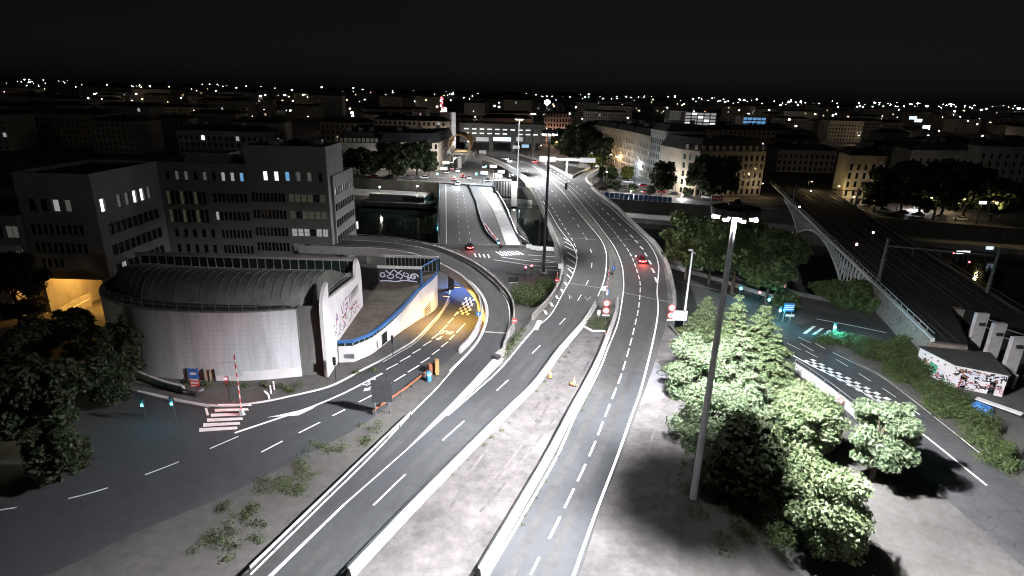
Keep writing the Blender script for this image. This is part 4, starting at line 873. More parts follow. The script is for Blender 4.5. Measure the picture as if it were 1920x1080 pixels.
for off in (0.0, RW):
    ss_ = list(np.arange(S0, S3, 1.5)); mb = MB(); mb.tube([rp(s, -depth(s), off) for s in ss_], .34, 6); mb.build('bottom_chord', M['rail_grey'], rbg)
    st = np.arange(S0, S3 - 1, 2.6)
    for i, s in enumerate(st):
        mb = MB(); mb.tube([rp(s, -.4, off), rp(s, -depth(s), off)], .19, 5); mb.build('strut', M['rail_grey'], rbg)
        if off == 0:
            s2 = min(s + 2.6, S3); mb = MB(); mb.tube([rp(s, -.4, off), rp(s2, -depth(s2), off)], .07, 5); mb.build('brace', M['rail_grey'], rbg)
            mb = MB(); mb.tube([rp(s2, -.4, off), rp(s, -depth(s), off)], .07, 5); mb.build('brace', M['rail_grey'], rbg)
for s in (S1, S2):
    c = rp(s, 0, RW / 2); mb = MB(); mb.box((c.x, c.y, (WZ - 1 + RZ - 6.8) / 2), (3.0, RW + 3, RZ - 6.8 - WZ + 1), math.atan2(rn.y, rn.x) - math.pi / 2); mb.build('pier', M['stone_grey'], rbg)
for k in range(4):
    for g in (-.75, .75):
        o_ = 3.0 + k * 4.8 + g; mb = MB(); mb.sweep([rp(f0, -.2, o_), rp(RL + 2 if k == 0 else RL - 18, -.2, o_)], [(-.04, 0), (-.04, .16), (.04, .16), (.04, 0)]); mb.build('rail', M['metal_dark'], rbg)
# masonry abutment and embankment behind the hut
ab = thing('abutment', 'rubble stone abutment under the near end of the railway bridge', 'wall', P(1668, 590, -4))
a0, a1 = rp(S3 - 1, 0, -.2), rp(RL + 2, 0, -.2)
d_ = (a1 - a0); L_ = d_.length; d_.normalize(); nn_ = Vector((-rn.x, -rn.y, 0))
for j in range(8):
    u = 0.0 - (j % 2) * .6; zz = -4.1 + j * .56
    while u < L_ - .2:
        w = random.uniform(.9, 1.5); w = min(w, L_ - u)
        if u >= -.01 or u + w > .3:
            c = a0 + d_ * (max(u, 0) + w / 2) + nn_ * random.uniform(.0, .08); MB().box((c.x, c.y, zz + .28), (w - .05, .5, .52), math.atan2(d_.y, d_.x)).build('stone', M['rubble'], ab)
        u += w
mb = MB(); q = [rp(S3 - .7, 0, .12), rp(RL + 2, 0, .12), rp(RL + 2, 0, 5), rp(RL - 18, 0, 10), rp(RL - 18, 0, RW), rp(S3 - .7, 0, RW)]
mb.prism([p.xy for p in q], -4.6, RZ - .7); mb.build('core', M['rubble'], ab)
emb = MB(); e0, e1 = rp(RL - 18.5, 0, 12), rp(RL - 18.5, 0, RW + 14)
emb.prism([(e0.x, e0.y), (rp(RL - 18.5, 0, RW).x, rp(RL - 18.5, 0, RW).y), (e1.x + 20, e1.y - 5), (150, 55), (110, 50), (90, 84)], -4.3, RZ - .25); structure(emb, 'railway_embankment', M['ballast'])
# overhead line portals
def portal(label, base, top, arm, m='concrete_dark'):
    r_ = thing('catenary_portal', label, 'portal', base); h = top - base.z
    MB().box((base.x, base.y, base.z + h / 2), (.55, .55, h), .3, .75).build('post', M[m], r_)
    e = Vector((base.x, base.y, base.z + h * .84)); mb = MB(); mb.tube([e, e + arm], .17, 6); mb.build('beam', M[m], r_)
    MB().box(e + arm + Vector((0, 0, -h * .34)), (.5, .5, h * 1.0), .3, .8).build('post', M[m], r_)
    for t in (.25, .5, .75):
        mb = MB(); mb.tube([e + arm * t, e + arm * t + Vector((0, 0, -1.6))], .05, 5); mb.build('dropper', M[m], r_)
    return r_
b_ = P(1647, 527, RZ + .1); portal('tall steel portal standing over the tracks at the near end of the railway bridge', b_, V(1664, 448, b_.y).z, rn * 19 + rd * 1.0)
b_ = rp(20, .2); portal('far dim portal over the tracks on the far part of the railway bridge', b_, 7.5, rn * 20)
# rail and shore signals
SIG = []
def signal(px, py, Y, col, label, h=3.0, pw=0, r=.16):
    p = V(px, py, Y); t = thing('signal_lamp', label, 'signal', (p.x, p.y, p.z - h))
    MB().tube([(p.x, p.y + .1, p.z - h), (p.x, p.y + .1, p.z - .3)], .05, 6).build('post', M['metal_dark'], t)
    MB().box((p.x, p.y + .15, p.z), (.4, .2, .8)).build('head', M['black_paint'], t)
    m_ = MB(); m_.lathe((0, 0, 0), [(.001, -1), (.6, -.8), (1, 0), (.6, .8), (.001, 1)], 8); m_.v = [(p.x + a * r, p.y - .1 + b * r * .5, p.z + c * r) for a, b, c in m_.v]; m_.build('lens', M[col], t)
    if pw: lamp(t, (p.x, p.y - .4, p.z), pw, {'lamp_cyan': (.1, .85, 1), 'lamp_red': (1, .1, .1), 'lamp_pink': (1, .3, .4)}.get(col, (1, 1, 1)), size=.1)
    return t
for x, y, s, lab in ((1520, 358, -8, 'red railway signal at the far end of the railway bridge'), (1499, 388, 22, 'red railway signal on the left girder of the railway bridge'), (1637, 436, 60, 'red railway signal right of the pair in the middle of the railway bridge'), (1606, 458, 62, 'red railway signal left of the pair in the middle of the railway bridge')):
    c = P(x, y, RZ + 3); signal(x, y, c.y, 'lamp_pink', lab, 2.9, 0, .3)
for x, y, lab in ((1788, 474, 'left of two red railway signals right of the tall portal'), (1817, 491, 'right of two red railway signals right of the tall portal')):
    signal(x, y, 125, 'lamp_red', lab, 3, 0, .22)

# ---------------------------------------------------------------- graffiti hut, slabs, sheet
hut = thing('graffiti_hut', 'small flat roofed hut covered in graffiti beside the hedge', 'hut', (69, 80, -4))
h0, h1, h2 = (64.6, 84.4), (65.7, 78.2), (71.2, 75.2); h3 = (h0[0] + h2[0] - h1[0] + 4, h0[1] + h2[1] - h1[1] + 1.2)
HZ = -.55
facade(hut, h0, h1, -4.2, HZ, [(.9 + i * 1.2, 1.3 + i * 1.2, -1.35, -1.1, 'glass', 0, 0, 'frame_dark') for i in range(4)], M['white_wall'])
facade(hut, h1, h2, -4.2, HZ, [(1.0, 1.9, -4.0, -1.9, 'glass', 0, 0, 'frame_dark'), (4.5, 5.3, -4.0, -2.0, 'glass', 0, 0, 'frame_dark')], M['white_wall'])
facade(hut, h2, h3, -4.2, HZ, [], M['concrete']); facade(hut, h3, h0, -4.2, HZ, [], M['concrete'])
cx_, cy_ = (h0[0] + h1[0] + h2[0] + h3[0]) / 4, (h0[1] + h1[1] + h2[1] + h3[1]) / 4
mb = MB(); mb.prism([(cx_ + (p[0] - cx_) * 1.05, cy_ + (p[1] - cy_) * 1.05) for p in (h0, h1, h2, h3)], HZ, HZ + .22); mb.build('roof_slab', M['roof_dark'], hut)
def scribble(parent, p0, p1, z0, z1, n, keys, w, seed):
    r = np.random.default_rng(seed); d = Vector((p1[0] - p0[0], p1[1] - p0[1], 0)); L = d.length; nn = (d.y, -d.x, 0)
    for k, key in enumerate(keys):
        ps = []
        for i in range(n):
            u = r.uniform(.25, L - .25); v = r.uniform(.1, z1 - z0 - .3); s = r.uniform(.25, .6)
            ps.append([(min(L - .1, max(.1, u + r.uniform(-s, s))), min(z1 - z0 - .1, max(.05, v + r.uniform(-s, s) * .8))) for _ in range(5)])
        strokes(parent, (p0[0] + nn[0] / L * .004 * k, p0[1] + nn[1] / L * .004 * k, z0), d, (0, 0, 1), nn, ps, w, key)
scribble(hut, h0, h1, -3.9, -1.5, 7, ('pink_paint', 'black_paint', 'brown_paint', 'pale_paint'), .13, 3)
d_ = Vector((h1[0] - h0[0], h1[1] - h0[1], 0)); patchy(hut, (h0[0], h0[1], -3.9), d_, (0, 0, 1), (d_.y, -d_.x, 0), [[(2.3, .9), (3.7, .8), (3.75, 2.0), (2.35, 2.15)]], 'green_paint', .03)
strokes(hut, (h0[0] - .0, h0[1], -3.9), d_, (0, 0, 1), (d_.y, -d_.x, .0), [[(2.5, 1.1), (2.6, 1.9)], [(2.6, 1.5), (3.0, 1.5)], [(3.0, 1.1), (3.05, 1.9)], [(3.2, 1.0), (3.5, 1.5), (3.3, 1.9)]], .1, 'black_paint')
scribble(hut, h1, h2, -2.1, -.7, 13, ('black_paint', 'brown_paint', 'black_paint', 'pale_paint'), .16, 5); scribble(hut, h1, h2, -3.9, -2.2, 9, ('pale_paint', 'pink_paint', 'brown_paint', 'black_paint'), .12, 8); scribble(hut, h0, h1, -3.9, -2.4, 8, ('black_paint', 'pink_paint', 'green_paint'), .12, 21)
for i, (x, y, zt_) in enumerate(((77.7, 90.2, 3.4), (77.3, 86.0, 3.3), (76.5, 81.2, 3.0))):
    t = thing('concrete_fin', ('farthest', 'middle', 'nearest')[i] + ' of three pale slanted concrete fins behind the graffiti hut', 'wall', (x, y, -4))
    mb = MB(); mb.prism([(x - 1.0, y - .35), (x + 1.0, y - .35), (x + 1.0, y + .35), (x - 1.0, y + .35)], -4.3, zt_); mb.build('slab', M['concrete_pale'], t)
    for z in (1.0, 2.4):
        mb = MB(); mb.tube([(x + 1, y - .2, z), (x + 3.4, y - 1.2, z - .5)], .09, 5); mb.build('tie_bar', M['metal'], t)
    mb = MB(); mb.box((x + .1, y - .5, 1.6), (.9, .3, .5)); mb.build('bracket', M['metal_dark'], t)
mb = MB(); mb.sweep([Vector((74.6, 85.0, -1.4)), Vector((74.9, 80.6, -1.6)), Vector((74.9, 77.8, -1.8))], [(-.2, -2.6), (-.2, .1), (.2, .1), (.2, -2.6)]); tag(mb.build('low_wall', M['concrete_pale']), 'pale low wall between the graffiti hut roof and the concrete fins', 'wall')
p = P(1838, 772, -3.9); sh_ = thing('blue_tarpaulin', 'blue tarpaulin bundle on the ground in front of the graffiti hut', 'tarpaulin', p)
mb = MB(); mb.box((p.x, p.y, -3.4), (1.7, 2.3, 1.0), .5, .8); mb.build('cover', M['blue_tarp'], sh_)
p = P(1862, 768, -3.9); mb = MB(); mb.box((p.x + .4, p.y - .2, -3.2), (1.1, 5.2, .12), .62); tag(mb.build('white_sheet', M['white_paint']), 'long white board lying behind the blue tarpaulin', 'board')
p = P(1736, 622, -3.9)
cb = thing('site_container', 'small blue and white cabinet at the near end of the railway bridge', 'cabinet', p); MB().box((p.x + 2.4, p.y - 1, -2.6), (1.6, 1.4, 2.6), .3).build('body', M['blue_paint'], cb); MB().box((p.x + 3.6, p.y - 1.5, -2.4), (.5, .3, 2.8), .3).build('panel', M['white_paint'], cb)
p = P(1710, 628, -3.9); MB_ = MB(); MB_.box((p.x, p.y, -2.7), (.9, .7, 2.6), .4, .85); tag(MB_.build('stone_post', M['concrete_pale']), 'pale stone gate post at the foot of the railway bridge', 'post')

# ---------------------------------------------------------------- vegetation
def leaf_mesh(centres, radii, n, size, key, squash=.8, up=.35, rng=RNG):
    """n leaf clumps (small bent quads) spread through a set of balls"""
    c = np.array(centres, float); r = np.array(radii, float); k = rng.choice(len(c), n, p=r ** 2 / np.sum(r ** 2))
    d = rng.normal(size=(n, 3)); d /= np.linalg.norm(d, axis=1)[:, None]; rad = r[k] * rng.uniform(.12, 1.45, n) ** .7
    p = c[k] + d * rad[:, None] * np.array([1, 1, squash])
    nrm = d * .7 + rng.normal(size=(n, 3)) * .6 + np.array([0, 0, up]); nrm /= np.linalg.norm(nrm, axis=1)[:, None]
    a = np.cross(nrm, rng.normal(size=(n, 3))); a /= np.linalg.norm(a, axis=1)[:, None]; b = np.cross(nrm, a)
    s = size * rng.uniform(.6, 1.4, n)[:, None]; q = np.empty((n, 4, 3))
    q[:, 0] = p - a * s; q[:, 1] = p - b * s * .55; q[:, 2] = p + a * s; q[:, 3] = p + b * s * .55 + nrm * s * .15
    me = bpy.data.meshes.new('foliage'); me.vertices.add(4 * n); me.vertices.foreach_set('co', q.reshape(-1)); me.loops.add(4 * n); me.loops.foreach_set('vertex_index', np.arange(4 * n)); me.polygons.add(n)
    me.polygons.foreach_set('loop_start', np.arange(0, 4 * n, 4)); me.materials.append(M[key]); me.update(calc_edges=True); return me
def broadleaf(name, h, r, key, n=7000, leaf=.32, trunk=.35, seed=1, low=.25):
    rng = np.random.default_rng(seed); t = bpy.data.objects.new(name, None); link(t); ORG[t] = Vector((0, 0, 0))
    mb = MB(); th = h * .55; mb.tube([(0, 0, -.3), (.08, .05, th * .4), (0, .1, th), (.1, 0, h * .8)], [trunk, trunk * .8, trunk * .55, trunk * .15], 8)
    cs, rs = [], []
    for i in range(44):
        a = rng.uniform(0, 6.283); z = rng.uniform(low, .93); rr = r * math.sqrt(max(.05, 1 - ((z - .55) / .5) ** 2)) * rng.uniform(.35, .85)
        cs.append((rr * math.cos(a), rr * math.sin(a), z * h)); rs.append(r * rng.uniform(.15, .33))
        if i < 12: mb.tube([(0, .05, th * rng.uniform(.5, 1)), (cs[-1][0] * .5, cs[-1][1] * .5, cs[-1][2] * .85), cs[-1]], [trunk * .35, trunk * .2, .03], 5)
    mb.build('trunk', M['bark'], t, True); link(bpy.data.objects.new('crown', leaf_mesh(cs, rs, n, leaf, key, rng=rng)), t); return t
def conifer(name, h, r, key, n=9000, leaf=.3, seed=1, pw=.9):
    rng = np.random.default_rng(seed); t = bpy.data.objects.new(name, None); link(t); ORG[t] = Vector((0, 0, 0))
    mb = MB(); mb.tube([(0, 0, -.3), (0, 0, h * .5), (0, 0, h * .98)], [.28, .17, .03], 8); cs, rs = [], []
    z = h * .1
    while z < h * .98:
        rr = r * (1 - z / h) ** pw * rng.uniform(.85, 1.1) + .15; nb = max(4, int(5 + rr * 1.8)); a0 = rng.uniform(0, 6)
        for k in range(nb):
            a = a0 + 6.283 * k / nb + rng.uniform(-.2, .2); e = rr * rng.uniform(.75, 1.1); tip = (e * math.cos(a), e * math.sin(a), z - e * .16 + .2 * rng.normal())
            mb.tube([(0, 0, z), tip], [.05, .015], 4)
            for f in (.35, .6, .82, 1): cs.append((tip[0] * f, tip[1] * f, z + (tip[2] - z) * f)); rs.append(.16 + e * .095)
        z += h * .055 * rng.uniform(.8, 1.2)
    mb.build('trunk', M['bark'], t, True); link(bpy.data.objects.new('crown', leaf_mesh(cs, rs, n, leaf, key, .4, 1.3, rng)), t); return t
def tree_at(proto, px, py, Y, z, label, group, height, rz=0, first=True, wide=1.0):
    """tree whose top shows at the pixel, at distance Y, standing at height z"""
    p = V(px, py, Y); s = (p.z - z) / height; t = proto if first else copy_tree(proto); t.location = (p.x, p.y, z); t.rotation_euler = (0, 0, rz); t.scale = (s * wide, s * wide, s); return tag(t, label, 'tree', group)
G1 = 'floodlit trees on the right verge'
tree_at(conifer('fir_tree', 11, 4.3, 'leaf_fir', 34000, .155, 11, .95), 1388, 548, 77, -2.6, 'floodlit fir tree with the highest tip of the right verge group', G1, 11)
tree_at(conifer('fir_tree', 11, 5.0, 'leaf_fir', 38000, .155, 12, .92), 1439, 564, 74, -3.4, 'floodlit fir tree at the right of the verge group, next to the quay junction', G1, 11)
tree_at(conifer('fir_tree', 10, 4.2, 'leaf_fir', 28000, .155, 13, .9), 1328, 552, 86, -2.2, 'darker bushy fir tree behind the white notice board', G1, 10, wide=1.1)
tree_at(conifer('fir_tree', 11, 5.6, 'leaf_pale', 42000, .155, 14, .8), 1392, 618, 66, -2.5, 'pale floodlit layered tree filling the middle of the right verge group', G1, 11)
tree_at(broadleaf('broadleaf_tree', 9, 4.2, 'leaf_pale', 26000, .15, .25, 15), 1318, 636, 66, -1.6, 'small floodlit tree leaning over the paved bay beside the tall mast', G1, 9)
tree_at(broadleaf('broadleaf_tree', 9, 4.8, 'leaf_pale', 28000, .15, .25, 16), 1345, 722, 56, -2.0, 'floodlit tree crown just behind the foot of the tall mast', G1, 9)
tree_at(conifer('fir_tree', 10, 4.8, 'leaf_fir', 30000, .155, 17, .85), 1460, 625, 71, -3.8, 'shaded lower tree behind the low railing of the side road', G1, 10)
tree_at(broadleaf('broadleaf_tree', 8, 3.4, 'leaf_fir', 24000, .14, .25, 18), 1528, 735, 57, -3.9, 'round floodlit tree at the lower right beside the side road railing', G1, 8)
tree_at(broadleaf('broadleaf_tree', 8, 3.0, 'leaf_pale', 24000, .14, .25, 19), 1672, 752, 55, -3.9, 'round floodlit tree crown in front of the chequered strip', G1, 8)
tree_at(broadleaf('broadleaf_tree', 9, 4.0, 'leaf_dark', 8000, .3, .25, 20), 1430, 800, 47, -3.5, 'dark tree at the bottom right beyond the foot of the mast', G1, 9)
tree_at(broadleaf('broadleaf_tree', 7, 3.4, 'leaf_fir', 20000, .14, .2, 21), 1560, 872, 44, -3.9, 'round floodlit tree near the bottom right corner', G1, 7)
# left dark trees
G2 = 'dark trees at the lower left'
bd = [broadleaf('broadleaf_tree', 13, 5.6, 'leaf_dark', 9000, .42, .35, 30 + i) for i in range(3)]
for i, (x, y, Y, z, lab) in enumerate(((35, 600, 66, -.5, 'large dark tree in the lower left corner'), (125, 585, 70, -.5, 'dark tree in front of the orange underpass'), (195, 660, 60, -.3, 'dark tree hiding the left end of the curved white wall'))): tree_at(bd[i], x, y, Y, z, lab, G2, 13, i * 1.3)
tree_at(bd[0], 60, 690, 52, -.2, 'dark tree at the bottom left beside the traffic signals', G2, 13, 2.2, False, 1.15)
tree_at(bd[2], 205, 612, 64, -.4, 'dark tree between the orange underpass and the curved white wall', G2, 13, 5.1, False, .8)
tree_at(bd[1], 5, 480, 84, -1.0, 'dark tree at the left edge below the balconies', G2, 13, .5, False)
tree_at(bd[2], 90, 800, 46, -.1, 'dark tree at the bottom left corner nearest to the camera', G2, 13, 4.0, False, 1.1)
# near bank trees, dim
G3 = 'tall dim trees on the right near bank'
nb_ = [broadleaf('plane_tree', 16, 7.2, 'leaf', 10000, .5, .4, 40 + i, .32) for i in range(2)]
tree_at(nb_[0], 1300, 405, 128, -4, 'tall dim plane tree nearest to the viaduct on the near bank', G3, 16); tree_at(nb_[1], 1395, 404, 119, -4, 'tall dim plane tree behind the mast top on the near bank', G3, 16, 1)
tree_at(nb_[1], 1345, 415, 124, -4, 'dim plane tree between the other tall trees of the near bank', G3, 16, 3, False, 1.15); tree_at(nb_[0], 1460, 432, 113, -4, 'dim plane tree on the near bank nearest to the railway bridge', G3, 16, 2, False)
bsh = broadleaf('bush', 4, 3.2, 'leaf', 3500, .3, .1, 50, .1); G4 = 'bushes on the near bank'
for i, (x, y, Y, lab) in enumerate(((1478, 548, 112, 'small bush on the near bank behind the blue direction sign'), (1560, 525, 118, 'bush below the second pier of the railway bridge'), (1605, 530, 112, 'bush against the railway bridge abutment'))): tree_at(bsh, x, y, Y, -5, lab, G4, 4, i, i == 0)
for t in (): pass
# hedge on the right and verge plants
def mass(name, label, pts, radii, n, leaf, key, kind='stuff', cat='hedge'):
    o = bpy.data.objects.new(name, leaf_mesh(pts, radii, n, leaf, key)); link(o); o['kind'] = kind; return tag(o, label, cat)
hp = []
for x, y in ((1555, 635), (1585, 640), (1615, 648), (1650, 655), (1690, 645), (1640, 668), (1680, 680), (1720, 700), (1715, 672), (1690, 705), (1735, 725), (1760, 735), (1790, 750), (1760, 765), (1800, 775), (1830, 795), (1730, 690), (1705, 655), (1850, 830), (1880, 860)):
    p = P(x, y, -3.4); hp += [(p.x + random.uniform(-1.6, 1.6), p.y + random.uniform(-1.6, 1.6), -3.6 + random.uniform(0, .9)) for _ in range(7)]
mass('hedge', 'broad dark green hedge between the side road and the graffiti hut', hp, [random.uniform(.8, 1.5) for _ in hp], 42000, .16, 'leaf')
hp = [(P(x, y, -3.2).x, P(x, y, -3.2).y, -3.3) for x, y in ((972, 558), (985, 552), (1000, 548), (1015, 545), (1028, 540), (990, 562), (1008, 558), (978, 545), (1020, 535))]
mass('hedge', 'clipped green hedge between the ramp and the viaduct', hp, [2.0] * len(hp), 15000, .16, 'leaf')
hp = [(P(x, y, .1).x, P(x, y, .1).y, .1) for x, y in ((1105, 606), (1115, 612), (1126, 608), (1135, 600), (1120, 598), (1138, 590), (1141, 575), (1130, 616))]
mass('grass_tuft', 'patch of rough grass on the tip of the median between the barriers', hp, [.9] * len(hp), 4000, .09, 'grass', cat='grass')
hp = [(P(x, y, .1).x, P(x, y, .1).y, .05) for x, y in ((972, 630), (966, 637), (962, 645), (955, 653), (948, 663), (980, 620))]
wd = [P(x + random.uniform(-3, 3), y, 0.0) for a_, b_ in (((1000, 735), (1095, 615)), ((1085, 770), (1140, 640)), ((760, 960), (960, 780)), ((960, 1000), (1075, 790)), ((1290, 700), (1262, 640)), ((1262, 900), (1300, 770))) for x, y in [(a_[0] + (b_[0] - a_[0]) * t + 8, a_[1] + (b_[1] - a_[1]) * t) for t in np.linspace(0, 1, 14)]]
mass('weeds', 'sparse weeds growing along the feet of the barriers on the paved gaps', [(q.x, q.y, .02) for q in wd], [random.uniform(.12, .4) for _ in wd], 4200, .07, 'grass', cat='weeds')
mass('weeds', 'dry weeds on the verge nose between ramp and motorway', hp, [.7] * len(hp), 1800, .1, 'grass', cat='weeds')
hp = [(P(x, y, zB).x, P(x, y, zB).y, P(x, y, zB).z + .1) for x, y in ((525, 725), (540, 730), (548, 735), (560, 722), (430, 722), (460, 724), (495, 722), (390, 722), (365, 720), (350, 716), (700, 695), (670, 700))]
mass('weeds', 'scrubby weeds along the foot of the curved white wall', hp, [.5] * len(hp), 2200, .1, 'grass', cat='weeds')
hp = [(P(x, y, .1).x, P(x, y, .1).y, .05) for x, y in ((690, 800), (660, 815), (620, 850), (585, 880), (560, 900), (520, 935), (480, 970), (440, 1010), (540, 900), (600, 845), (450, 960), (400, 1020), (505, 915))]
mass('verge_grass', 'rough grass on the verge between the quay road and the ramp', [(q[0] + random.uniform(-2.2, 2.2), q[1] + random.uniform(-1.5, 1.5), q[2] - .15) for q in hp for _ in range(6)], [random.uniform(.25, .8) for _ in range(6 * len(hp))], 14000, .08, 'grass', cat='grass')
hp = [(P(x, y, -.6).x, P(x, y, -.6).y, -.4) for x, y in ((1320, 880), (1290, 930), (1340, 920), (1360, 960), (1310, 970), (1390, 1000), (1420, 960), (1460, 1010), (1350, 1030))]
mass('verge_grass', 'low shrubs and grass round the foot of the tall mast', hp, [1.2] * len(hp), 9000, .1, 'leaf', cat='grass')
hp = [(P(x, y, -1).x, P(x, y, -1).y, -.8) for x, y in ((1275, 625), (1290, 640), (1285, 625), (1305, 655), (1300, 640))]
mass('weeds', 'brown and green scrub behind the white notice board', hp, [.9] * len(hp), 2600, .13, 'leaf_gold', cat='weeds')
# ---------------------------------------------------------------- high lighting masts (the lamps that light the place)
def mast(label, base, top, r0, r1, crown, power, col=(.965, .965, 1), cone=76, blend=1.0, tilt=math.radians(46), spill=.007, m='mast_paint', west=()):
    t = thing('lighting_mast', label, 'light mast', base); h = top - base.z; b = base
    MB().tube([b - Vector((0, 0, .2)), b + Vector((0, 0, h * .5)), b + Vector((0, 0, h))], [r0, (r0 + r1) / 2, r1], 12).build('pole', M[m], t, True)
    MB().box((b.x, b.y, b.z + .15), (r0 * 4, r0 * 4, .5)).build('footing', M['concrete'], t)
    c = Vector((b.x, b.y, top - .1)); R = crown
    MB().lathe(c, [(R, -.08), (R * 1.02, .42), (R - .3, .42), (R - .3, -.08), (R, -.08)], 24).build('crown_ring', M['metal_dark'], t)
    MB().lathe(c + Vector((0, 0, .18)), [(R * .95, 0), (R * .6, .18), (.3, .5), (.2, .9)], 24).build('crown_hood', M['metal_dark'], t, True)
    MB().lathe(c + Vector((0, 0, .6)), [(R * .34, 0), (R * .33, .12), (.1, .14)], 18).build('service_plate', M['metal'], t)
    for k in range(8):
        a = 6.283 * k / 8; q = c + Vector((math.cos(a), math.sin(a), 0)) * (R * .82)
        f = MB().box((q.x, q.y, q.z - .12), (.62, .42, .3), a).build('floodlight', M['metal'], t); MB().box((q.x, q.y, q.z - .36), (.52, .34, .2), a).build('lens', M['lamp_white'], f)
    for k in range(8):                                                  # floodlights aimed outwards, like the real ones
        a = 6.283 * k / 8; q = c + Vector((math.cos(a), math.sin(a), 0)) * (R * .82); lo = lamp(t, (q.x, q.y, q.z - .55), power, col, 'SPOT', .25, cone, blend)
        tl = tilt - (math.radians(7) if k in west else 0); lo.data.energy = power * (1.7 if k in west else 1)
        lo.rotation_euler = Vector((math.cos(a) * math.sin(tl), math.sin(a) * math.sin(tl), -math.cos(tl))).to_track_quat('-Z', 'Y').to_euler()
    for k in range(3): a = 2.1 * k - 1.2; lamp(t, (c.x + math.cos(a) * 1.4, c.y + math.sin(a) * 1.4, c.z - .7), power * spill, col, 'POINT', .25)   # stray light of the lamp glasses
    return t
m1 = V(1380, 396, 46); mast('tall floodlight mast with a ring crown standing among the trees on the right', Vector((m1.x, m1.y, -1.0)), m1.z, .34, .2, 1.9, 340000, west=())
b2 = P(1019, 512, -4.0); t2 = V(1027, 248, b2.y); mast('tall floodlight mast beside the viaduct at the near end of the road bridge', b2, t2.z, .42, .24, 1.7, 70000, m='metal_dark')
b3 = P(970, 352, -4.0); t3 = V(972, 222, b3.y); mast('tall floodlight mast left of the far viaduct', b3, t3.z, .28, .18, 1.6, 280000)
b4 = P(997, 300, -4.0); t4 = V(995, 212, b4.y); mast('farthest floodlight mast in front of the station building', b4, t4.z, .4, .25, 1.6, 45000, m='metal_dark')
# slim pole with camera
p = P(1282, 600, -.2); t = thing('camera_pole', 'slim pale pole with a traffic camera beside the white notice board', 'pole', p); zt_ = V(1291, 470, p.y).z
MB().tube([p, (p.x, p.y, zt_)], [.2, .13], 8).build('pole', M['white_paint'], t); MB().box((p.x - .3, p.y, zt_ + .1), (.7, .3, .3)).build('camera_housing', M['white_paint'], t); MB().box((p.x + .35, p.y, zt_ - .35), (.3, .3, .35)).build('bracket', M['metal'], t)

# ---------------------------------------------------------------- signs
def disc(mb, c, r, y=0, n=20): mb.lathe(c, [(.001, 0), (r, 0)], n)
def round_sign(px, py, zf, label, n=1, r=.42, kind='limit', z0=1.3, txt='50', h=None, plate=True):
    p = P(px, py, zf); t = thing('road_sign', label, 'road sign', p); top = z0 + n * (2 * r + .08) + .1
    MB().tube([p, p + Vector((0, 0, top))], .05, 8).build('post', M['metal'], t)
    for i in range(n):
        c = p + Vector((0, -.1, z0 + r + i * (2 * r + .1)))
        def dd(rr, off, m, nm, par):
            mb = MB(); mb.v = [(c.x + rr * math.cos(a), c.y - off, c.z + rr * math.sin(a)) for a in np.linspace(0, 2 * math.pi, 24, endpoint=False)]; mb.f = [tuple(reversed(range(24)))]; mb.m = [0]
            n0 = 24; mb.v += [(x, y + .03, z) for x, y, z in mb.v]; mb.f.append(tuple(range(24, 48))); mb.m.append(0)
            for k in range(24): mb.f.append((k, (k + 1) % 24, 24 + (k + 1) % 24, 24 + k)); mb.m.append(0)
            return mb.build(nm, M[m], par)
        if kind == 'entry':
            d0 = dd(r, 0, 'red_paint', 'disc', t); MB().box((c.x, c.y - .012, c.z), (r * 1.3, .02, r * .32)).build('bar', M['white_paint'], d0)
        elif kind == 'blue': d0 = dd(r, 0, 'blue_paint', 'disc', t); MB().box((c.x, c.y - .012, c.z), (r * .3, .02, r * 1.1), .0).build('arrow', M['white_paint'], d0)
        else:
            d0 = dd(r, 0, 'red_paint', 'disc', t); dd(r * .74, .012, 'white_paint', 'face', d0); btext(txt, d0, (c.x, c.y - .02, c.z), r * .95, 0, M['black_paint'], 1, 'lettering', math.pi / 2)
    if plate: MB().box((p.x, p.y - .1, p.z + z0 - .22), (r * 2, .03, .28)).build('plate', M['white_paint'], t)
    return t
round_sign(1135, 599, .02, 'pair of stacked round red bordered signs on the grassy median tip', 2, .62, txt='50', z0=1.0)
round_sign(1256, 608, .02, 'pair of stacked round red bordered signs at the end of the right parapet', 2, .62, txt='50', z0=1.0)
round_sign(964, 628, 0.0, 'red no entry sign beside the outer parapet of the ramp', 1, .42, 'entry', 2.0, plate=False)
round_sign(1043, 552, -.0, 'red no entry sign at the left parapet by the hedge', 1, .42, 'entry', 2.4, plate=False)
round_sign(1572, 768, -3.9, 'round red bordered sign with a crossed bar beside the side road railing', 1, .45, 'limit', 1.0, txt='7', plate=False)
round_sign(897, 610, zR, 'round pale sign back on the inside of the ramp', 1, .4, 'blue', 1.6, plate=False)
round_sign(1149, 520, .5, 'small round blue sign in the median of the viaduct', 1, .42, 'blue', 1.6, plate=False)
def board(px, py, zf, label, w, h, z0, m='white_paint', face='back', rot=0, legs=2, rows_=None, cat='sign'):
    p = P(px, py, zf); t = thing('sign_board', label, cat, p); co, si = math.cos(rot), math.sin(rot)
    for s in ((-.35, .35) if legs == 2 else (0,)): MB().tube([p + Vector((s * w * co, s * w * si, 0)), p + Vector((s * w * co, s * w * si, z0 + h))], .06, 6).build('leg', M['metal'], t)
    bb = MB().box((p.x + si * .1, p.y - co * .1, p.z + z0 + h / 2), (w, .06, h), rot).build('panel', M[m], t)
    for i, (a, key) in enumerate(rows_ or []): MB().box((p.x + si * .14, p.y - co * .14, p.z + z0 + h * a), (w * .86, .02, h * .13), rot).build('text_row', M[key], bb)
    return t
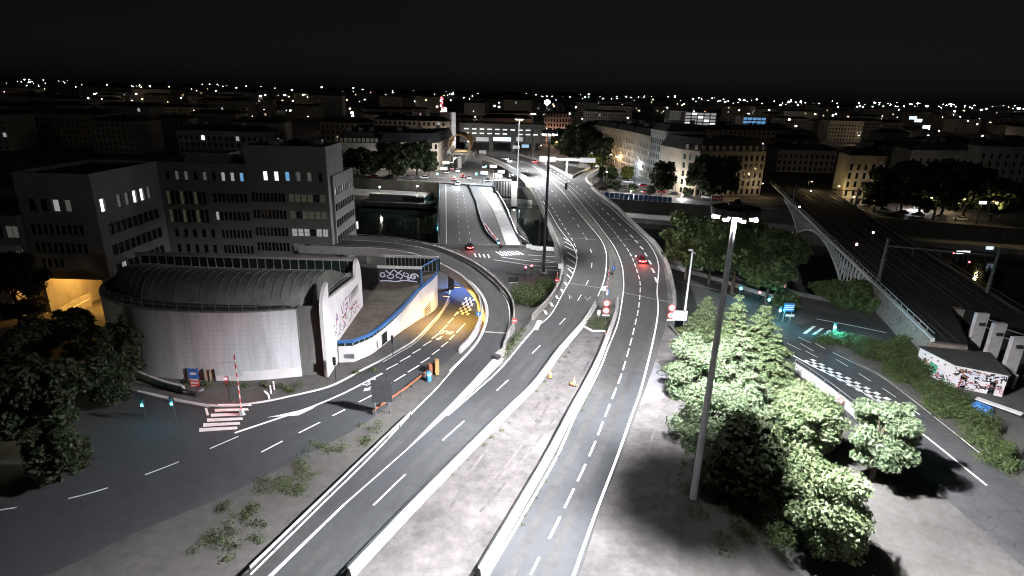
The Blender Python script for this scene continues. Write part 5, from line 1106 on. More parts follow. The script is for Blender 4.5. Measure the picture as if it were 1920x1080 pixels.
b_ = board(1272, 614, -.3, 'white rectangular notice board on two posts beside the right parapet', 2.3, 1.7, 1.3); p = P(1272, 614, -.3); MB().box((p.x + .7, p.y - .15, 2.6), (.35, .02, .2), .3).build('arrow', M['black_paint'], b_)
board(1474, 604, -3.85, 'blue direction sign with white rows at the right junction', 2.0, 1.6, 2.2, 'blue_paint', rows_=[(.25, 'white_paint'), (.5, 'white_paint'), (.72, 'pale_paint')])
t_ = board(1478, 606, -3.85, 'small white plate on a post beneath the blue direction sign', 1.6, .4, 1.4, legs=1)
board(718, 776, zB, 'dark sign board seen from behind by the bus road', 2.3, 2.9, 1.6, 'metal_dark', rot=.15)
board(1130, 566, .0, 'small white sign plate on a thin post by the left carriageway', .9, .9, 2.2, legs=1)
board(1122, 596, .0, 'narrow white marker post at the start of the white barrier', .5, .9, .5, legs=1)
board(1049, 536, .0, 'white plate above the no entry sign on the left parapet', .9, 1.0, 3.6, legs=1)
board(962, 540, -4, 'dark sign board at the road junction by the ramp', 2.2, 1.4, 1.2, 'metal_dark', rot=.3, rows_=[(.05, 'white_paint')])
board(1050, 560, -3.5, 'blue panel at the foot of the left parapet by the hedge', .7, 1.4, 1.5, 'blue_tarp', legs=1)
p_ = board(370, 742, zB, 'blue parking sign above a red striped panel on the left quay', 1.2, 1.3, 2.4, 'blue_paint', legs=1); p = P(370, 742, zB); MB().box((p.x, p.y - .15, 3.05), (.7, .02, .3)).build('pictogram', M['white_paint'], p_)
MB().box((p.x, p.y - .1, 1.75), (1.1, .05, 1.1)).build('lower_panel', M['red_paint'], p_); [MB().box((p.x, p.y - .14, 1.4 + k * .42), (.9, .02, .16), 0).build('stripe', M['white_paint'], p_) for k in range(3)]
# gantry over the far slip road and big panel over the far viaduct
def gantry(label, px, py, zz, Y, halfw, h, pw, ph, lit):
    b = V(px, py, Y); t = thing('sign_gantry', label, 'gantry', (b.x, b.y, zz)); top = b.z
    MB().tube([(b.x, b.y, zz), (b.x, b.y, top)], .45, 8).build('post', M['white_paint'], t); MB().box((b.x, b.y, top), (halfw * 2, .8, .9)).build('beam', M['white_paint'], t)
    for s in (-1, 1): MB().box((b.x + s * halfw * .8, b.y - .7, top), (pw, .2, ph)).build('panel', M[lit], t)
    return t
gantry('white T shaped sign gantry over the start of the far slip road', 1064, 299, zM(0, 265), 262, 11, 6, 7.0, 2.0, 'win_pale')
# ---------------------------------------------------------------- traffic lights
def tlight(px, py, zf, h, label, lit, pw=30, face=0):
    p = P(px, py, zf); t = thing('traffic_light', label, 'traffic light', p)
    MB().tube([p, p + Vector((0, 0, h))], .07, 8).build('post', M['metal_dark'], t); c = p + Vector((0, -.12, h - .5))
    MB().box(c, (.36, .26, 1.05)).build('housing', M['black_paint'], t)
    for k, key in enumerate(('green', 'amber', 'red')):
        on = lit == key; m_ = MB(); r = (.27 if p.y > 90 else .16) if on else .11; m_.lathe((0, 0, 0), [(.001, -1), (.6, -.8), (1, 0), (.6, .8), (.001, 1)], 10); z = c.z - .34 + k * .34
        m_.v = [(c.x + a * r, c.y - .14 + b * r * .4, z + q * r) for a, b, q in m_.v]; m_.build('lens', M[{'green': 'lamp_cyan', 'amber': 'lamp_orange', 'red': 'lamp_red'}[key] if on else 'glass'], t)
        if on and pw: lamp(t, (c.x, c.y - .5, z), pw, {'green': (.08, .8, 1), 'red': (1, .08, .06), 'amber': (1, .5, .1)}[key], size=.12)
    return t
tlight(1385, 562, -3.9, 3.4, 'green traffic light under the plane trees on the right quay', 'green', 500)
tlight(1437, 586, -3.9, 3.6, 'green traffic light just above the tip of the right fir tree', 'green', 500)
tlight(1458, 603, -3.9, 3.2, 'green traffic light next to the blue direction sign', 'green', 500)
tlight(1559, 634, -3.9, 3.0, 'green traffic light at the right end of the zebra crossing', 'green', 2500)
tlight(1418, 580, -3.9, 3.8, 'unlit signal post behind the fir trees with a red top', 'red', 0)
tlight(432, 754, zB, 3.4, 'red traffic light at the zebra crossing by the curved wall', 'red', 250)
tlight(630, 713, zB, 3.3, 'dark traffic light seen from behind at the corner of the white fin wall', '', 0)
tlight(737, 668, zB, 3.2, 'dark traffic light against the white annex wall', '', 0)
tlight(935, 470, -3.9, 3.0, 'small green traffic light at the near end of the road bridge', 'green', 30)
tlight(985, 523, -3.9, 3.0, 'red traffic light left of the two by the hedge', 'red', 50); tlight(996, 520, -3.9, 3.0, 'red traffic light right of the two by the hedge', 'red', 30)
tlight(275, 790, zB, 3.0, 'cyan lit traffic light among the dark lower left trees', 'green', 60); tlight(330, 790, zB, 3.2, 'cyan lit traffic light left of the zebra crossing', 'green', 60)
for px, Y, lab in ((820, 252, 'green traffic light at the far left corner of the road bridge'), (893, 256, 'green traffic light at the far right end of the road bridge'), (911, 330, 'green traffic light under the far viaduct')): 
    p = V(px, 326 if Y < 300 else 312, Y); signal(px, 326 if Y < 300 else 312, Y, 'lamp_cyan', lab, p.z + 4, 900, .42)
# striped lifting barrier
def striped(label, px0, px1, zf, L, top, name='barrier_pole'):
    p = P(*px0, zf); t = thing(name, label, 'barrier', p); q = V(*px1, p.y); n = 14
    MB().box(p + Vector((0, 0, .4)), (.4, .35, .8)).build('housing', M['white_paint'], t)
    for i in range(n):
        a, b = p + (q - p) * i / n, p + (q - p) * (i + 1) / n; MB().tube([a, b], .075, 6).build('band', M['red_paint' if i % 2 else 'white_paint'], t)
    return t
striped('raised red and white striped barrier pole at the zebra crossing', (454, 778), (439, 666), zB, 6, 0)
striped('red and white striped marker pole in the grassy median', (1138, 553), (1142, 502), .0, 5, 0); MBb = None
p = P(1139, 552, .02); mb = MB(); mb.box(p + Vector((0, 0, .5)), (.5, .4, 1.0)); tag(mb.build('control_box', M['blue_tarp']), 'light blue control box at the foot of the median marker pole', 'box')
striped('red and white striped marker pole by the left parapet', (1041, 550), (1046, 508), .0, 5, 0)
# bollards, cones, posts
def proto_cone():
    t = bpy.data.objects.new('traffic_cone', None); link(t); ORG[t] = Vector((0, 0, 0))
    MB().box((0, 0, .03), (.46, .46, .06)).build('base', M['rubber'], t); MB().lathe((0, 0, .06), [(.19, 0), (.13, .3)], 12).build('cone_lower', M['orange_paint'], t, True); MB().lathe((0, 0, .36), [(.13, 0), (.09, .2)], 12).build('band', M['white_paint'], t, True); MB().lathe((0, 0, .56), [(.09, 0), (.035, .28), (.001, .28)], 12).build('tip', M['orange_paint'], t, True); return t
pc = proto_cone()
for i, (x, y, lab) in enumerate(((1031, 708, 'orange cone standing against the white barrier on the paved gap'), (1135, 632, 'orange cone at the right barrier below the grassy median tip'), (1076, 723, 'upright orange cone in the middle of the paved gap'))):
    c = pc if i == 0 else copy_tree(pc); c.location = P(x, y, .02); c.scale = (1.35,) * 3; tag(c, lab, 'cone', 'cones in the paved gap')
c = copy_tree(pc); c.location = P(1070, 722, .02) + Vector((0, 0, .25)); c.rotation_euler = (1.45, 0, .8); c.scale = (1.3,) * 3; tag(c, 'orange cone lying on its side in the middle of the paved gap', 'cone', 'cones in the paved gap')
for i, (x, y, lab, ln) in enumerate(((505, 748, 'bent white bollard nearest to the kerb', .3), (508, 738, 'middle of three white bollards by the curved wall', 0), (514, 730, 'white bollard nearest to the curved wall', 0))):
    p = P(x, y, zB); t = thing('bollard', lab, 'bollard', p, 'bollards beside the curved white wall'); MB().tube([p, p + Vector((-ln * .3, 0, .6)), p + Vector((-ln * 1.6, 0, 1.05))], .12, 8).build('post', M['white_paint'], t); MB().lathe(p + Vector((-ln * 1.6, 0, 1.05)), [(.12, 0), (.07, .07), (.001, .09)], 8).build('cap', M['white_paint'], t)
p = P(812, 703, zB); t = thing('barrier_end', 'orange timber end post where the bus road wall begins', 'post', p); MB().box(p + Vector((.5, .2, 1.1)), (.5, .5, 2.2), .3).build('post', M['timber'], t); MB().box(p + Vector((-.3, .5, .7)), (.9, .6, 1.4), .6).build('block', M['rust'], t)
p = P(804, 714, zB); t = thing('blue_drum', 'blue plastic drum with a white band beside the timber end post', 'drum', p); MB().lathe(p, [(.34, 0), (.36, .5), (.34, 1.3), (.001, 1.32)], 14).build('body', M['blue_tarp'], t, True); MB().lathe(p, [(.37, .85), (.37, 1.1)], 14).build('band', M['white_paint'], t)
# impact attenuator on the gore nose
p = P(930, 672, .02); t = thing('impact_attenuator', 'low ribbed crash cushion on the nose of the gore', 'crash cushion', p); a = math.atan2(1, .55)
for k in range(3): MB().box(p + Vector((math.cos(a) * k * .9, math.sin(a) * k * .9, .25)), (.75, 1.1, .5), a).build('cell', M['concrete'] if k else M['black_paint'], t)
# standing figure-like post in the median of the far viaduct
p = P(1061, 358, zM); t = thing('sign_post', 'dark narrow post in the median of the far viaduct', 'post', p); MB().box(p + Vector((0, 0, 1.6)), (.9, .3, 2.6)).build('panel', M['black_paint'], t); MB().tube([p, p + Vector((0, 0, .5))], .1, 6).build('leg', M['metal_dark'], t)

# ---------------------------------------------------------------- cars
def car(label, loc, rz, paint, group=None, front=False, rear=False, pw=0, van=False):
    t = bpy.data.objects.new('van' if van else 'car', None); link(t); ORG[t] = Vector((0, 0, 0)); L, W, H = (5.2, 1.9, 2.1) if van else (4.3, 1.76, 1.45)
    mb = MB()                                                            # lofted body, +y is forward
    st = [(-L / 2, .45, .75, .86), (-L / 2 + .12, .3, .92, .95), (-L * .28, .22, .95, 1), (0, .2, .93, 1), (L * .25, .22, .9, 1), (L * .42, .25, .78, .95), (L / 2, .42, .62, .8)]
    for y, z0, z1, w in st:
        for x, z in ((-1, z0), (-1, (z0 + z1) / 2), (-.9, z1), (.9, z1), (1, (z0 + z1) / 2), (1, z0)): mb.v.append((x * W / 2 * w, y, z))
    for i in range(len(st) - 1):
        for k in range(6): k2 = (k + 1) % 6; mb.f.append((i * 6 + k, i * 6 + k2, i * 6 + 6 + k2, i * 6 + 6 + k)); mb.m.append(0)
    mb.f += [tuple(range(6)), tuple(reversed(range(36, 42)))]; mb.m += [0, 0]; mb.build('body', M[paint], t)
    cab = [(-L * .44, .9, .82), (-L * .30, H, .70), (L * .06, H, .72), (L * .24, .9, .84)] if not van else [(-L * .47, .9, .92), (-L * .45, H, .86), (L * .22, H, .86), (L * .36, .9, .9)]
    mb = MB()
    for y, z, w in cab: mb.v += [(-W / 2 * w, y, z), (W / 2 * w, y, z)]
    mb.f = [(0, 1, 3, 2), (4, 5, 7, 6), (0, 2, 4, 6), (1, 7, 5, 3)]; mb.m = [0] * 4; mb.build('glazing', M['glass'], t)
    mb = MB(); mb.quad((-W / 2 * .71, cab[1][0], H + .012), (W / 2 * .71, cab[1][0], H + .012), (W / 2 * .72, cab[2][0], H + .012), (-W / 2 * .72, cab[2][0], H + .012)); mb.build('roof', M[paint], t)
    for x in (-1, 1):
        for y in (-L * .3, L * .31):
            wh = MB(); wh.tube([(x * (W / 2 - .2), y, .32), (x * (W / 2 + .01), y, .32)], .32, 14); w_o = wh.build('wheel', M['rubber'], t); rm = MB(); rm.tube([(x * (W / 2), y, .32), (x * (W / 2 + .03), y, .32)], .19, 10); rm.build('rim', M['metal'], w_o)
        MB().box((x * W * .36, L / 2 - .12, .66), (.36, .18, .16)).build('headlight', M['lamp_white' if front else 'white_paint'], t); MB().box((x * W * .37, -L / 2 + .02, .78), (.32, .12, .2)).build('tail_light', M['lamp_red' if rear else 'red_paint'], t)
    MB().box((0, -L / 2 - .02, .62), (.5, .03, .12)).build('number_plate', M['white_paint'], t)
    t.location = loc; t.rotation_euler = (0, 0, rz); tag(t, label, 'van' if van else 'car', group)
    if pw:
        R3 = Matrix.Rotation(rz, 3, 'Z')
        if front:
            lo = lamp(t, (0, 0, 0), pw, (.85, .92, 1), 'SPOT', .1, 70, .6); lo.location = (0, L / 2 + .05, .65); lo.rotation_euler = (math.radians(80), 0, 0)
        if rear:
            lo = lamp(t, (0, 0, 0), pw * .3, (1, .08, .06), size=.2); lo.location = (0, -L / 2 - .3, .8)
    return t
p = P(1201, 491, zM); q = P(1185, 470, zM); car('dark red car with lit tail lights driving away on the right carriageway', p + Vector((0, 0, .04)), math.atan2(q.y - p.y, q.x - p.x) - math.pi / 2, 'car_red', None, True, True, 2500)
p = P(881, 466, ZK); q = P(876, 440, ZK); car('dark car braking with red tail lights at the near end of the road bridge', p + Vector((0, 0, .06)), math.atan2(q.y - p.y, q.x - p.x) - math.pi / 2, 'car_dark', None, False, True, 900)
p = P(1001, 305, zM); car('red car with a bright tail on the far viaduct', p + Vector((0, 0, .04)), .45, 'car_red', None, False, True, 700)
p = P(859, 347, ZK); car('white car facing the camera with bright headlights at the far end of the road bridge', p + Vector((0, 0, .06)), math.pi - .1, 'car_white', None, True, False, 12000)
p = P(947, 300, zM); car('car facing the camera with bright headlights on the far left of the viaduct', p + Vector((0, 0, .04)), math.pi + .6, 'car_white', None, True, False, 14000)
# headlights look like starbursts: bright lens only
# red and white plastic barrier blocks on the bridge
t_ = path([(905, 424), (912, 434), (920, 445), (928, 454), (936, 461)], ZK + .02, 1.6); 
for i in range(0, len(t_) - 1):
    c = (t_[i] + t_[i + 1]) / 2; d = t_[i + 1] - t_[i]; b = thing('barrier_block', 'red plastic roadworks barrier block in the row on the road bridge', 'barrier', c, 'roadworks barrier blocks on the bridge')
    mb = MB(); mb.sweep([t_[i] + d * .06 + Vector((.55, 0, 0)), t_[i + 1] - d * .06 + Vector((.55, 0, 0))], [(-.3, 0), (-.25, .35), (-.12, .95), (.12, .95), (.25, .35), (.3, 0)]); mb.build('block', M['red_paint' if i % 4 else 'white_paint'], b)
# sodium lamps under the ramp, cold lamp beyond
def under_lamp(label, px, py, z, power, col, key):
    p = P(px, py, -4.0); t = thing('soffit_lamp', label, 'lamp', (p.x, p.y, z)); MB().box((p.x, p.y, z), (1.2, .4, .16)).build('housing', M['metal_dark'], t); MB().box((p.x, p.y, z - .1), (1.0, .3, .05)).build('lens', M[key], t); lamp(t, (p.x, p.y, z - .35), power, col, 'SPOT', .25, 150, .5); return t
under_lamp('orange lamp fixed beside the inner edge of the curved ramp', 858, 606, 3.0, 9000, (1, .52, .08), 'lamp_orange')
under_lamp('second orange lamp on the ramp wall above the bus road', 838, 640, 4.2, 10000, (1, .52, .08), 'lamp_orange')
under_lamp('blue lamp under the curved ramp behind the pier', 866, 540, .5, 6000, (.10, .25, 1), 'lamp_blue')
# ---------------------------------------------------------------- street lamps on the far bank and in the town
def street_lamp(label, base, h, power, col=(1, .95, .88), key='lamp_white', group='street lamps on the far bank', arm=1.2, r=.35):
    t = thing('street_lamp', label, 'street lamp', base, group); MB().tube([base, base + Vector((0, 0, h))], [.12, .07], 6).build('pole', M['metal_dark'], t)
    MB().tube([base + Vector((0, 0, h)), base + Vector((arm, -.2, h + .2))], .05, 5).build('arm', M['metal_dark'], t)
    e = base + Vector((arm, -.2, h + .1)); hd = MB().box(e, (.9, .4, .16)).build('head', M['metal_dark'], t); m_ = MB(); m_.lathe((0, 0, 0), [(.001, -1), (.7, -.7), (1, 0), (.001, .4)], 8); m_.v = [(e.x + a * r, e.y + b * r, e.z - .1 + c * r * .7) for a, b, c in m_.v]; m_.build('lens', M[key], hd)
    if power: lamp(t, (e.x, e.y, e.z - .5), power, col, size=.3)
    return t
FL = [(700, 300, 5000, 'w'), (740, 296, 4000, 'w'), (775, 294, 4000, 'w'), (812, 292, 7000, 'w'), (1105, 285, 3000, 'w'), (1128, 282, 5000, 'y'), (1140, 290, 6000, 'w'), (1152, 295, 6000, 'w'), (1190, 318, 9000, 'c'), (1205, 300, 9000, 'c'), (1240, 335, 5000, 'w'), (1268, 330, 8000, 'w'), (1320, 345, 1200, 'y'), (1345, 352, 900, 'y'), (1130, 330, 5000, 'w'), (1510, 350, 2500, 'y'), (1560, 360, 2500, 'y'), (1680, 372, 4000, 'y'), (1730, 385, 4000, 'y'), (1790, 388, 2500, 'y'), (1850, 395, 4000, 'y'), (840, 270, 26000, 'w'), (875, 262, 16000, 'w'), (905, 320, 30000, 'c'), (925, 335, 36000, 'w'), (955, 338, 30000, 'w'), (850, 300, 30000, 'w'), (1010, 270, 5000, 'w'), (1040, 262, 5000, 'y'), (1110, 318, 4000, 'y')]
for i, (x, y, pw, k) in enumerate(FL):
    g = P(x, y + 26, -4.0); col, key = {'w': ((1, .95, .9), 'lamp_white'), 'y': ((1, .75, .35), 'lamp_warm'), 'c': ((.6, .8, 1), 'lamp_cool')}[k]
    street_lamp('street lamp standing among the streets and trees on the far bank', g, 8, pw * .45, col, key, r=.3)
for i, (x, y, lab) in enumerate(((712, 372, 'left globe lamp on the lit pontoon at the far left bank'), (782, 370, 'right globe lamp on the lit pontoon at the far left bank'))):
    g = P(x, y, -8.0); street_lamp(lab, g, 5, 2500, (1, .92, .75), 'lamp_white', 'pontoon lamps', .3, .45)
for x, y, lab in ((1180, 384, 'lamp on the lower far quay nearest to the viaduct'), (1275, 392, 'lamp on the lower far quay left of the round kiosk'), (1708, 414, 'lamp on the lower far quay right of the railway bridge')):
    g = P(x, y, -8.2); street_lamp(lab, g, 6, 5000, (.95, .95, 1), 'lamp_white', 'lower quay lamps', .3, .3)
street_lamp('cold lamp added to brighten the pale lane at the near end of the road bridge', P(972, 452, ZK), 9, 7000, (.9, .95, 1), 'lamp_white', 'added bridge lamps', -1.5, .25)  # extra lamp, added only to whiten this end of the bridge lane
# pontoon, barge, kiosk on the river
g = P(752, 372, -7.6); t = thing('river_pontoon', 'long lit pontoon terrace moored at the far left bank', 'pontoon', g); MB().box((g.x, g.y - 6, -8.6), (30, 8, 1.6), -.12).build('hull', M['concrete_dark'], t); MB().box((g.x, g.y - 6, -7.7), (29, 7.4, .2), -.12).build('terrace', M['apron'], t); MB().box((g.x - 2, g.y - 4.5, -6.3), (20, 3.5, 2.6), -.12).build('cabin', M['office_wall'], t)
mb = MB(); mb.prism([(g.x + 2, g.y - 7), (g.x + 11, g.y - 8), (g.x + 10, g.y - 4), (g.x + 4, g.y - 3.5)], -7.5, -5.6); mb.build('awning', M['roof_dark'], t)
c = P(965, 372, -8.5); t = thing('white_barge', 'white flat barge moored beside the road bridge under the viaduct', 'barge', c); MB().box((c.x, c.y, -9.2), (15, 11, 1.8), .05).build('hull', M['white_paint'], t); MB().box((c.x, c.y, -8.25), (14, 10, .12), .05).build('deck', M['white_paint'], t); MB().box((c.x + 6, c.y + 1, -7.6), (2.2, 3, 1.3)).build('cabin', M['pale_paint'], t)
c = P(942, 366, -4.0); MB_ = MB(); MB_.box((c.x, c.y + 8, -2.2), (7, 6, 6.5)); t = thing('pump_house', 'dark ribbed pump house at the right end of the road bridge', 'building', (c.x, c.y + 8, -5)); MB_.build('wall', M['metal_dark'], t); MB().box((c.x + 4.8, c.y + 7.6, -4.6), (2.4, 5, 9.5)).build('white_tower', M['white_paint'], t)
for k in range(6): MB().box((c.x - 2.9 + k * 1.15, c.y + 4.96, -2.2), (.5, .08, 6)).build('rib', M['metal'], t)
c = P(1205, 414, WZ); t = thing('buoy', 'white lit buoy on the river beside the viaduct', 'buoy', c); MB().lathe(c, [(.9, -.3), (.9, .5), (.3, 1.2), (.001, 1.3)], 12).build('float', M['white_paint'], t, True); MB().lathe(c + Vector((0, 0, 1.3)), [(.001, 0), (.25, .2), (.001, .4)], 8).build('lens', M['win_white'], t)
# ---------------------------------------------------------------- riverside buildings
def mansard(root, poly, z, h, inset, m='slate', dorm=None, dkey='stone'):
    k = len(poly); c = Vector((sum(p[0] for p in poly) / k, sum(p[1] for p in poly) / k)); up = []
    for p in poly: d = c - Vector(p[:2]); up.append(Vector(p[:2]) + d.normalized() * inset * 1.3)
    mb = MB()
    for i in range(k):
        j = (i + 1) % k; mb.quad((*poly[i][:2], z), (*poly[j][:2], z), (*up[j], z + h), (*up[i], z + h))
    mb.quad(*[(*p, z + h) for p in up]); rf = mb.build('roof', M[m], root)
    for i, n in (dorm or {}).items():
        a, b = Vector(poly[i][:2]), Vector(poly[(i + 1) % k][:2]); d = (b - a); L = d.length; d /= L; nn = Vector((d.y, -d.x)); ang = math.atan2(d.y, d.x)
        for q in range(n):
            u = L * (q + .5) / n; c_ = a + d * u - nn * .9; dm = MB().box((c_.x, c_.y, z + 1.15), (1.5, 1.6, 2.1), ang).build('dormer', M[dkey], rf)
    for q in range(3): p = Vector(up[0]) + (Vector(up[k // 2]) - Vector(up[0])) * (q + .7) / 3.4; MB().box((p.x, p.y, z + h + .8), (2.2, 1.0, 2.2)).build('chimney', M['stone_grey'], rf)
def stone_house(label, poly, z1, m, sides, roof=(4, 2.4), dorm=None, z0=-4.2, name='town_house', w=1.35, h=2.4, fl=3.55, first=.6, glass=None, group=None):
    c = Vector((sum(p[0] for p in poly) / len(poly), sum(p[1] for p in poly) / len(poly), z0)); t = thing(name, label, 'building', c, group); sd = {}
    for i, n in sides.items():
        a, b = poly[i], poly[(i + 1) % len(poly)]; L = math.dist(a[:2], b[:2]); F_ = []; z = z0 + first
        while z + h < z1 - .5: F_.append(z); z += fl
        gl = glass or (lambda i, j: 'glass'); sd[i] = rows(L, F_, n, min(w, L / n * .5), h, gl, 0, 0)
    for i in range(len(poly)):
        facade(t, poly[i], poly[(i + 1) % len(poly)], z0, z1, sd.get(i, []), M[m])
        if i in sides:
            a, b = Vector(poly[i][:2]), Vector(poly[(i + 1) % len(poly)][:2]); d = (b - a); L = d.length; d /= L; nn = Vector((d.y, -d.x)); ang = math.atan2(d.y, d.x); c2 = (a + b) / 2
            MB().box((c2.x + nn.x * .25, c2.y + nn.y * .25, z1 - .2), (L, .6, .5), ang).build('cornice', M[m], t); MB().box((c2.x + nn.x * .12, c2.y + nn.y * .12, z0 + first + fl - .6), (L, .25, .3), ang).build('string_course', M[m], t)
    mansard(t, poly, z1 + .05, *roof, dorm=dorm, dkey=m); return t
def Q(px, py): return tuple(P(px, py, -4.0).xy)
# left riverside house behind the trees
a = V(630, 300, 300); b = V(822, 300, 306); zt_ = V(700, 268, 303).z; mid = a + (b - a) * .42
stone_house('long pale riverside house with a row of dormers, left of the avenue', [(a.x, a.y), (mid.x, mid.y), (mid.x, mid.y + 18), (a.x, a.y + 18)], zt_, 'stone_grey', {0: 10}, dorm={0: 10}, roof=(5, 3))
stone_house('pale riverside house at the corner of the avenue left of the bridge', [(mid.x + .2, mid.y), (b.x, b.y), (b.x + 1, b.y + 60), (mid.x + .2, mid.y + 20)], zt_ + .6, 'stone', {0: 12, 1: 12}, roof=(4.5, 3), glass=lambda i, j: 'win_warm' if (i * 7 + j * 3) % 23 == 0 else 'glass')
# right row along the street, receding
Y0 = P(1280, 366, -4.0)
pts_ = [(1112, 297), (1150, 309), (1180, 320), (1212, 336), (1240, 346), (1266, 358)]
wp = [Vector(Q(*q)) for q in pts_]; tops = [238, 243, 249, 240, 268, 275]
keys = ['stone_warm', 'stone_warm', 'stone', 'stone_grey', 'stone']
labs = ['farthest warm stone house of the row right of the viaduct', 'long warm stone house with orange lit lower floors in the right row', 'house with a brightly lit blue white entrance in the right row', 'taller grey house with attic storey in the right row', 'lower house next to the bright corner building in the right row']
for i in range(5):
    a, b = wp[i], wp[i + 1]; d = (b - a).normalized(); n = Vector((d.y, -d.x)); n = n if n.x < 0 or n.y < 0 else -n
    zt_ = 17.0 if i < 3 else (20.5 if i == 3 else 14.5); back = -n * 20
    poly = [tuple(a), tuple(b - d * .15), tuple(b - d * .15 + back), tuple(a + back)]
    ar = sum(poly[k][0] * poly[(k + 1) % 4][1] - poly[(k + 1) % 4][0] * poly[k][1] for k in range(4))
    side = 0
    if ar < 0: poly = [poly[1], poly[0], poly[3], poly[2]]
    stone_house(labs[i], poly, zt_, keys[i], {0: max(5, int((b - a).length / 2.4)), 1 if ar > 0 else 3: 5}, roof=(3, 2.2), glass=(lambda i_, j: 'win_warm' if (i_ * 5 + j * 11) % 31 == 0 else 'glass'))
e_ = (wp[2] + wp[3]) / 2; lamp(None, (0, 0, 0), 0) if False else None
# bright corner building
c0 = Vector(Q(1270, 362)); c1 = Vector(Q(1303, 368)); c2 = Vector(Q(1424, 366)); d1 = (c2 - c1).normalized(); n1 = Vector((-d1.y, d1.x))
stone_house('bright stone corner building with slate roof and dormers on the right quay', [tuple(c1), tuple(c2), tuple(c2 + n1 * 26), tuple(c0 + n1 * 20), tuple(c0)], V(1360, 285, c1.y).z, 'stone', {0: 12, 4: 3}, dorm={0: 10, 4: 2}, roof=(5, 2.6))
for i in range(6):
    q = c1 + (c2 - c1) * (.42 + i * .1); t = None
# hotel entrance lights
street_lamp('very bright blue white lamp at the entrance in the right row', Vector((*(wp[2] + (wp[3] - wp[2]) * .5 + Vector((-2, -3))), -4)), 6, 6000, (.62, .80, 1), 'lamp_cool')
street_lamp('warm lamp lighting the lower floors of the long house in the right row', Vector((*(wp[1] + (wp[2] - wp[1]) * .3 + Vector((-3, -3))), -4)), 6, 3000, (1, .66, .32), 'lamp_warm')
street_lamp('lamp lighting the narrow face of the bright corner building', Vector((*(c0 + Vector((-2.5, -5))), -4)), 6, 3500, (1, .85, .68), 'lamp_white')
street_lamp('warm lamp under the plane trees before the corner building', Vector((*(c1 + (c2 - c1) * .35 + Vector((0, -5))), -4)), 6, 700, (1, .75, .4), 'lamp_warm')
street_lamp('warm lamp at the right end of the corner building', Vector((*(c1 + (c2 - c1) * .9 + Vector((0, -5))), -4)), 6, 600, (1, .78, .5), 'lamp_warm')
# right bank houses beyond the railway
for (x0, x1, yb, yt, dep, n, m, lab) in ((1575, 1642, 385, 292, 16, 5, 'stone', 'pale narrow house right of the railway bridge on the far bank'), (1690, 1800, 365, 282, 20, 8, 'stone_grey', 'wide dim modern block behind the trees on the right bank'), (1815, 1905, 372, 275, 20, 6, 'stone_grey', 'dim modern block at the right edge of the far bank'), (1425, 1530, 300, 262, 18, 10, 'stone', 'long low house behind the corner building on the right')):
    a = Q(x0, yb); b = Q(x1, yb); stone_house(lab, [a, b, (b[0] + 4, b[1] + dep), (a[0] + 4, a[1] + dep)], V((x0 + x1) / 2, yt, a[1]).z, m, {0: n}, roof=(2.5, 2), fl=3.4)
for k, (px, py, pw) in enumerate(((1590, 392, 2500), (1625, 395, 2000), (1760, 396, 2000))): street_lamp('warm street lamp at the foot of the far right bank houses', P(px, py, -4.0), 5, pw, (1, .75, .4), 'lamp_warm', 'lamps before the right bank houses')
# ---------------------------------------------------------------- station exchange centre at the end of the viaduct
pc_ = thing('station_centre', 'long dark station building with two rows of white light strips over the avenue', 'building', (0, 420, -4))
zz = [V(940, y, 420).z for y in (300, 268, 257, 247, 238, 232)]; xl, xr = V(862, 250, 420).x, V(1022, 250, 420).x; xc = (xl + xr) / 2; W_ = xr - xl
MB().box((xc, 432, (zz[5] + zz[1]) / 2), (W_, 24, zz[5] - zz[1])).build('upper_block', M['concrete_dark'], pc_)
MB().box((xc, 440, (zz[1] - 4) / 2), (W_ * .92, 20, zz[1] + 4)).build('lower_block', M['roof_dark'], pc_)
for j, y in enumerate((243, 251)):
    z = V(940, y, 420).z
    for i in range(10):
        if (i + j * 3) % 11 == 9: continue
        MB().box((xl + W_ * (.08 + i * .09), 419.9, z), (W_ * .052, .2, .75)).build('light_strip', M['strip_white'], pc_)
for x0, x1, key in ((925, 958, 'sign_cool'), (893, 916, 'win_pale'), (968, 980, 'win_pale')):
    a, b = V(x0, 257, 420), V(x1, 265, 420); MB().box(((a.x + b.x) / 2, 419.9, (a.z + b.z) / 2), (b.x - a.x, .3, a.z - b.z)).build('lit_bay', M[key], pc_)
for x in (880, 921, 962, 1000): p = V(x, 270, 419); MB().box((p.x, 419, (zz[1] - 4) / 2 + .5), (3, 3, zz[1] + 5)).build('column', M['concrete_dark'], pc_)
# stair tower and glazed footbridge at its left end
p = V(835, 250, 400); t = thing('stair_tower', 'grey louvred stair tower left of the station building', 'building', (p.x, 400, -4)); MB().box((p.x, 404, 9), (7, 8, 26)).build('tower', M['concrete'], t); MB().box((p.x + 5.5, 401, 9), (2.4, 4, 26)).build('lit_shaft', M['win_pale'], t)
for k in range(14): MB().box((p.x, 399.9, 1 + k * 1.4), (6.8, .2, .5)).build('louvre', M['metal'], t)
p = V(865, 270, 330); t = thing('glazed_footbridge', 'golden glazed barrel footbridge above the avenue', 'footbridge', (p.x, 330, -4)); R_ = 5.6
mb = MB(); nn = 14
for y in (318, 342):
    for k in range(nn): a = math.pi * (k / (nn - 1)) * 1.5 - .75; mb.v.append((p.x + R_ * math.cos(a), y, p.z + R_ * math.sin(a)))
for k in range(nn - 1): mb.f.append((k, k + 1, nn + k + 1, nn + k)); mb.m.append(0)
mb.build('barrel', M['glass_green'], t, True)
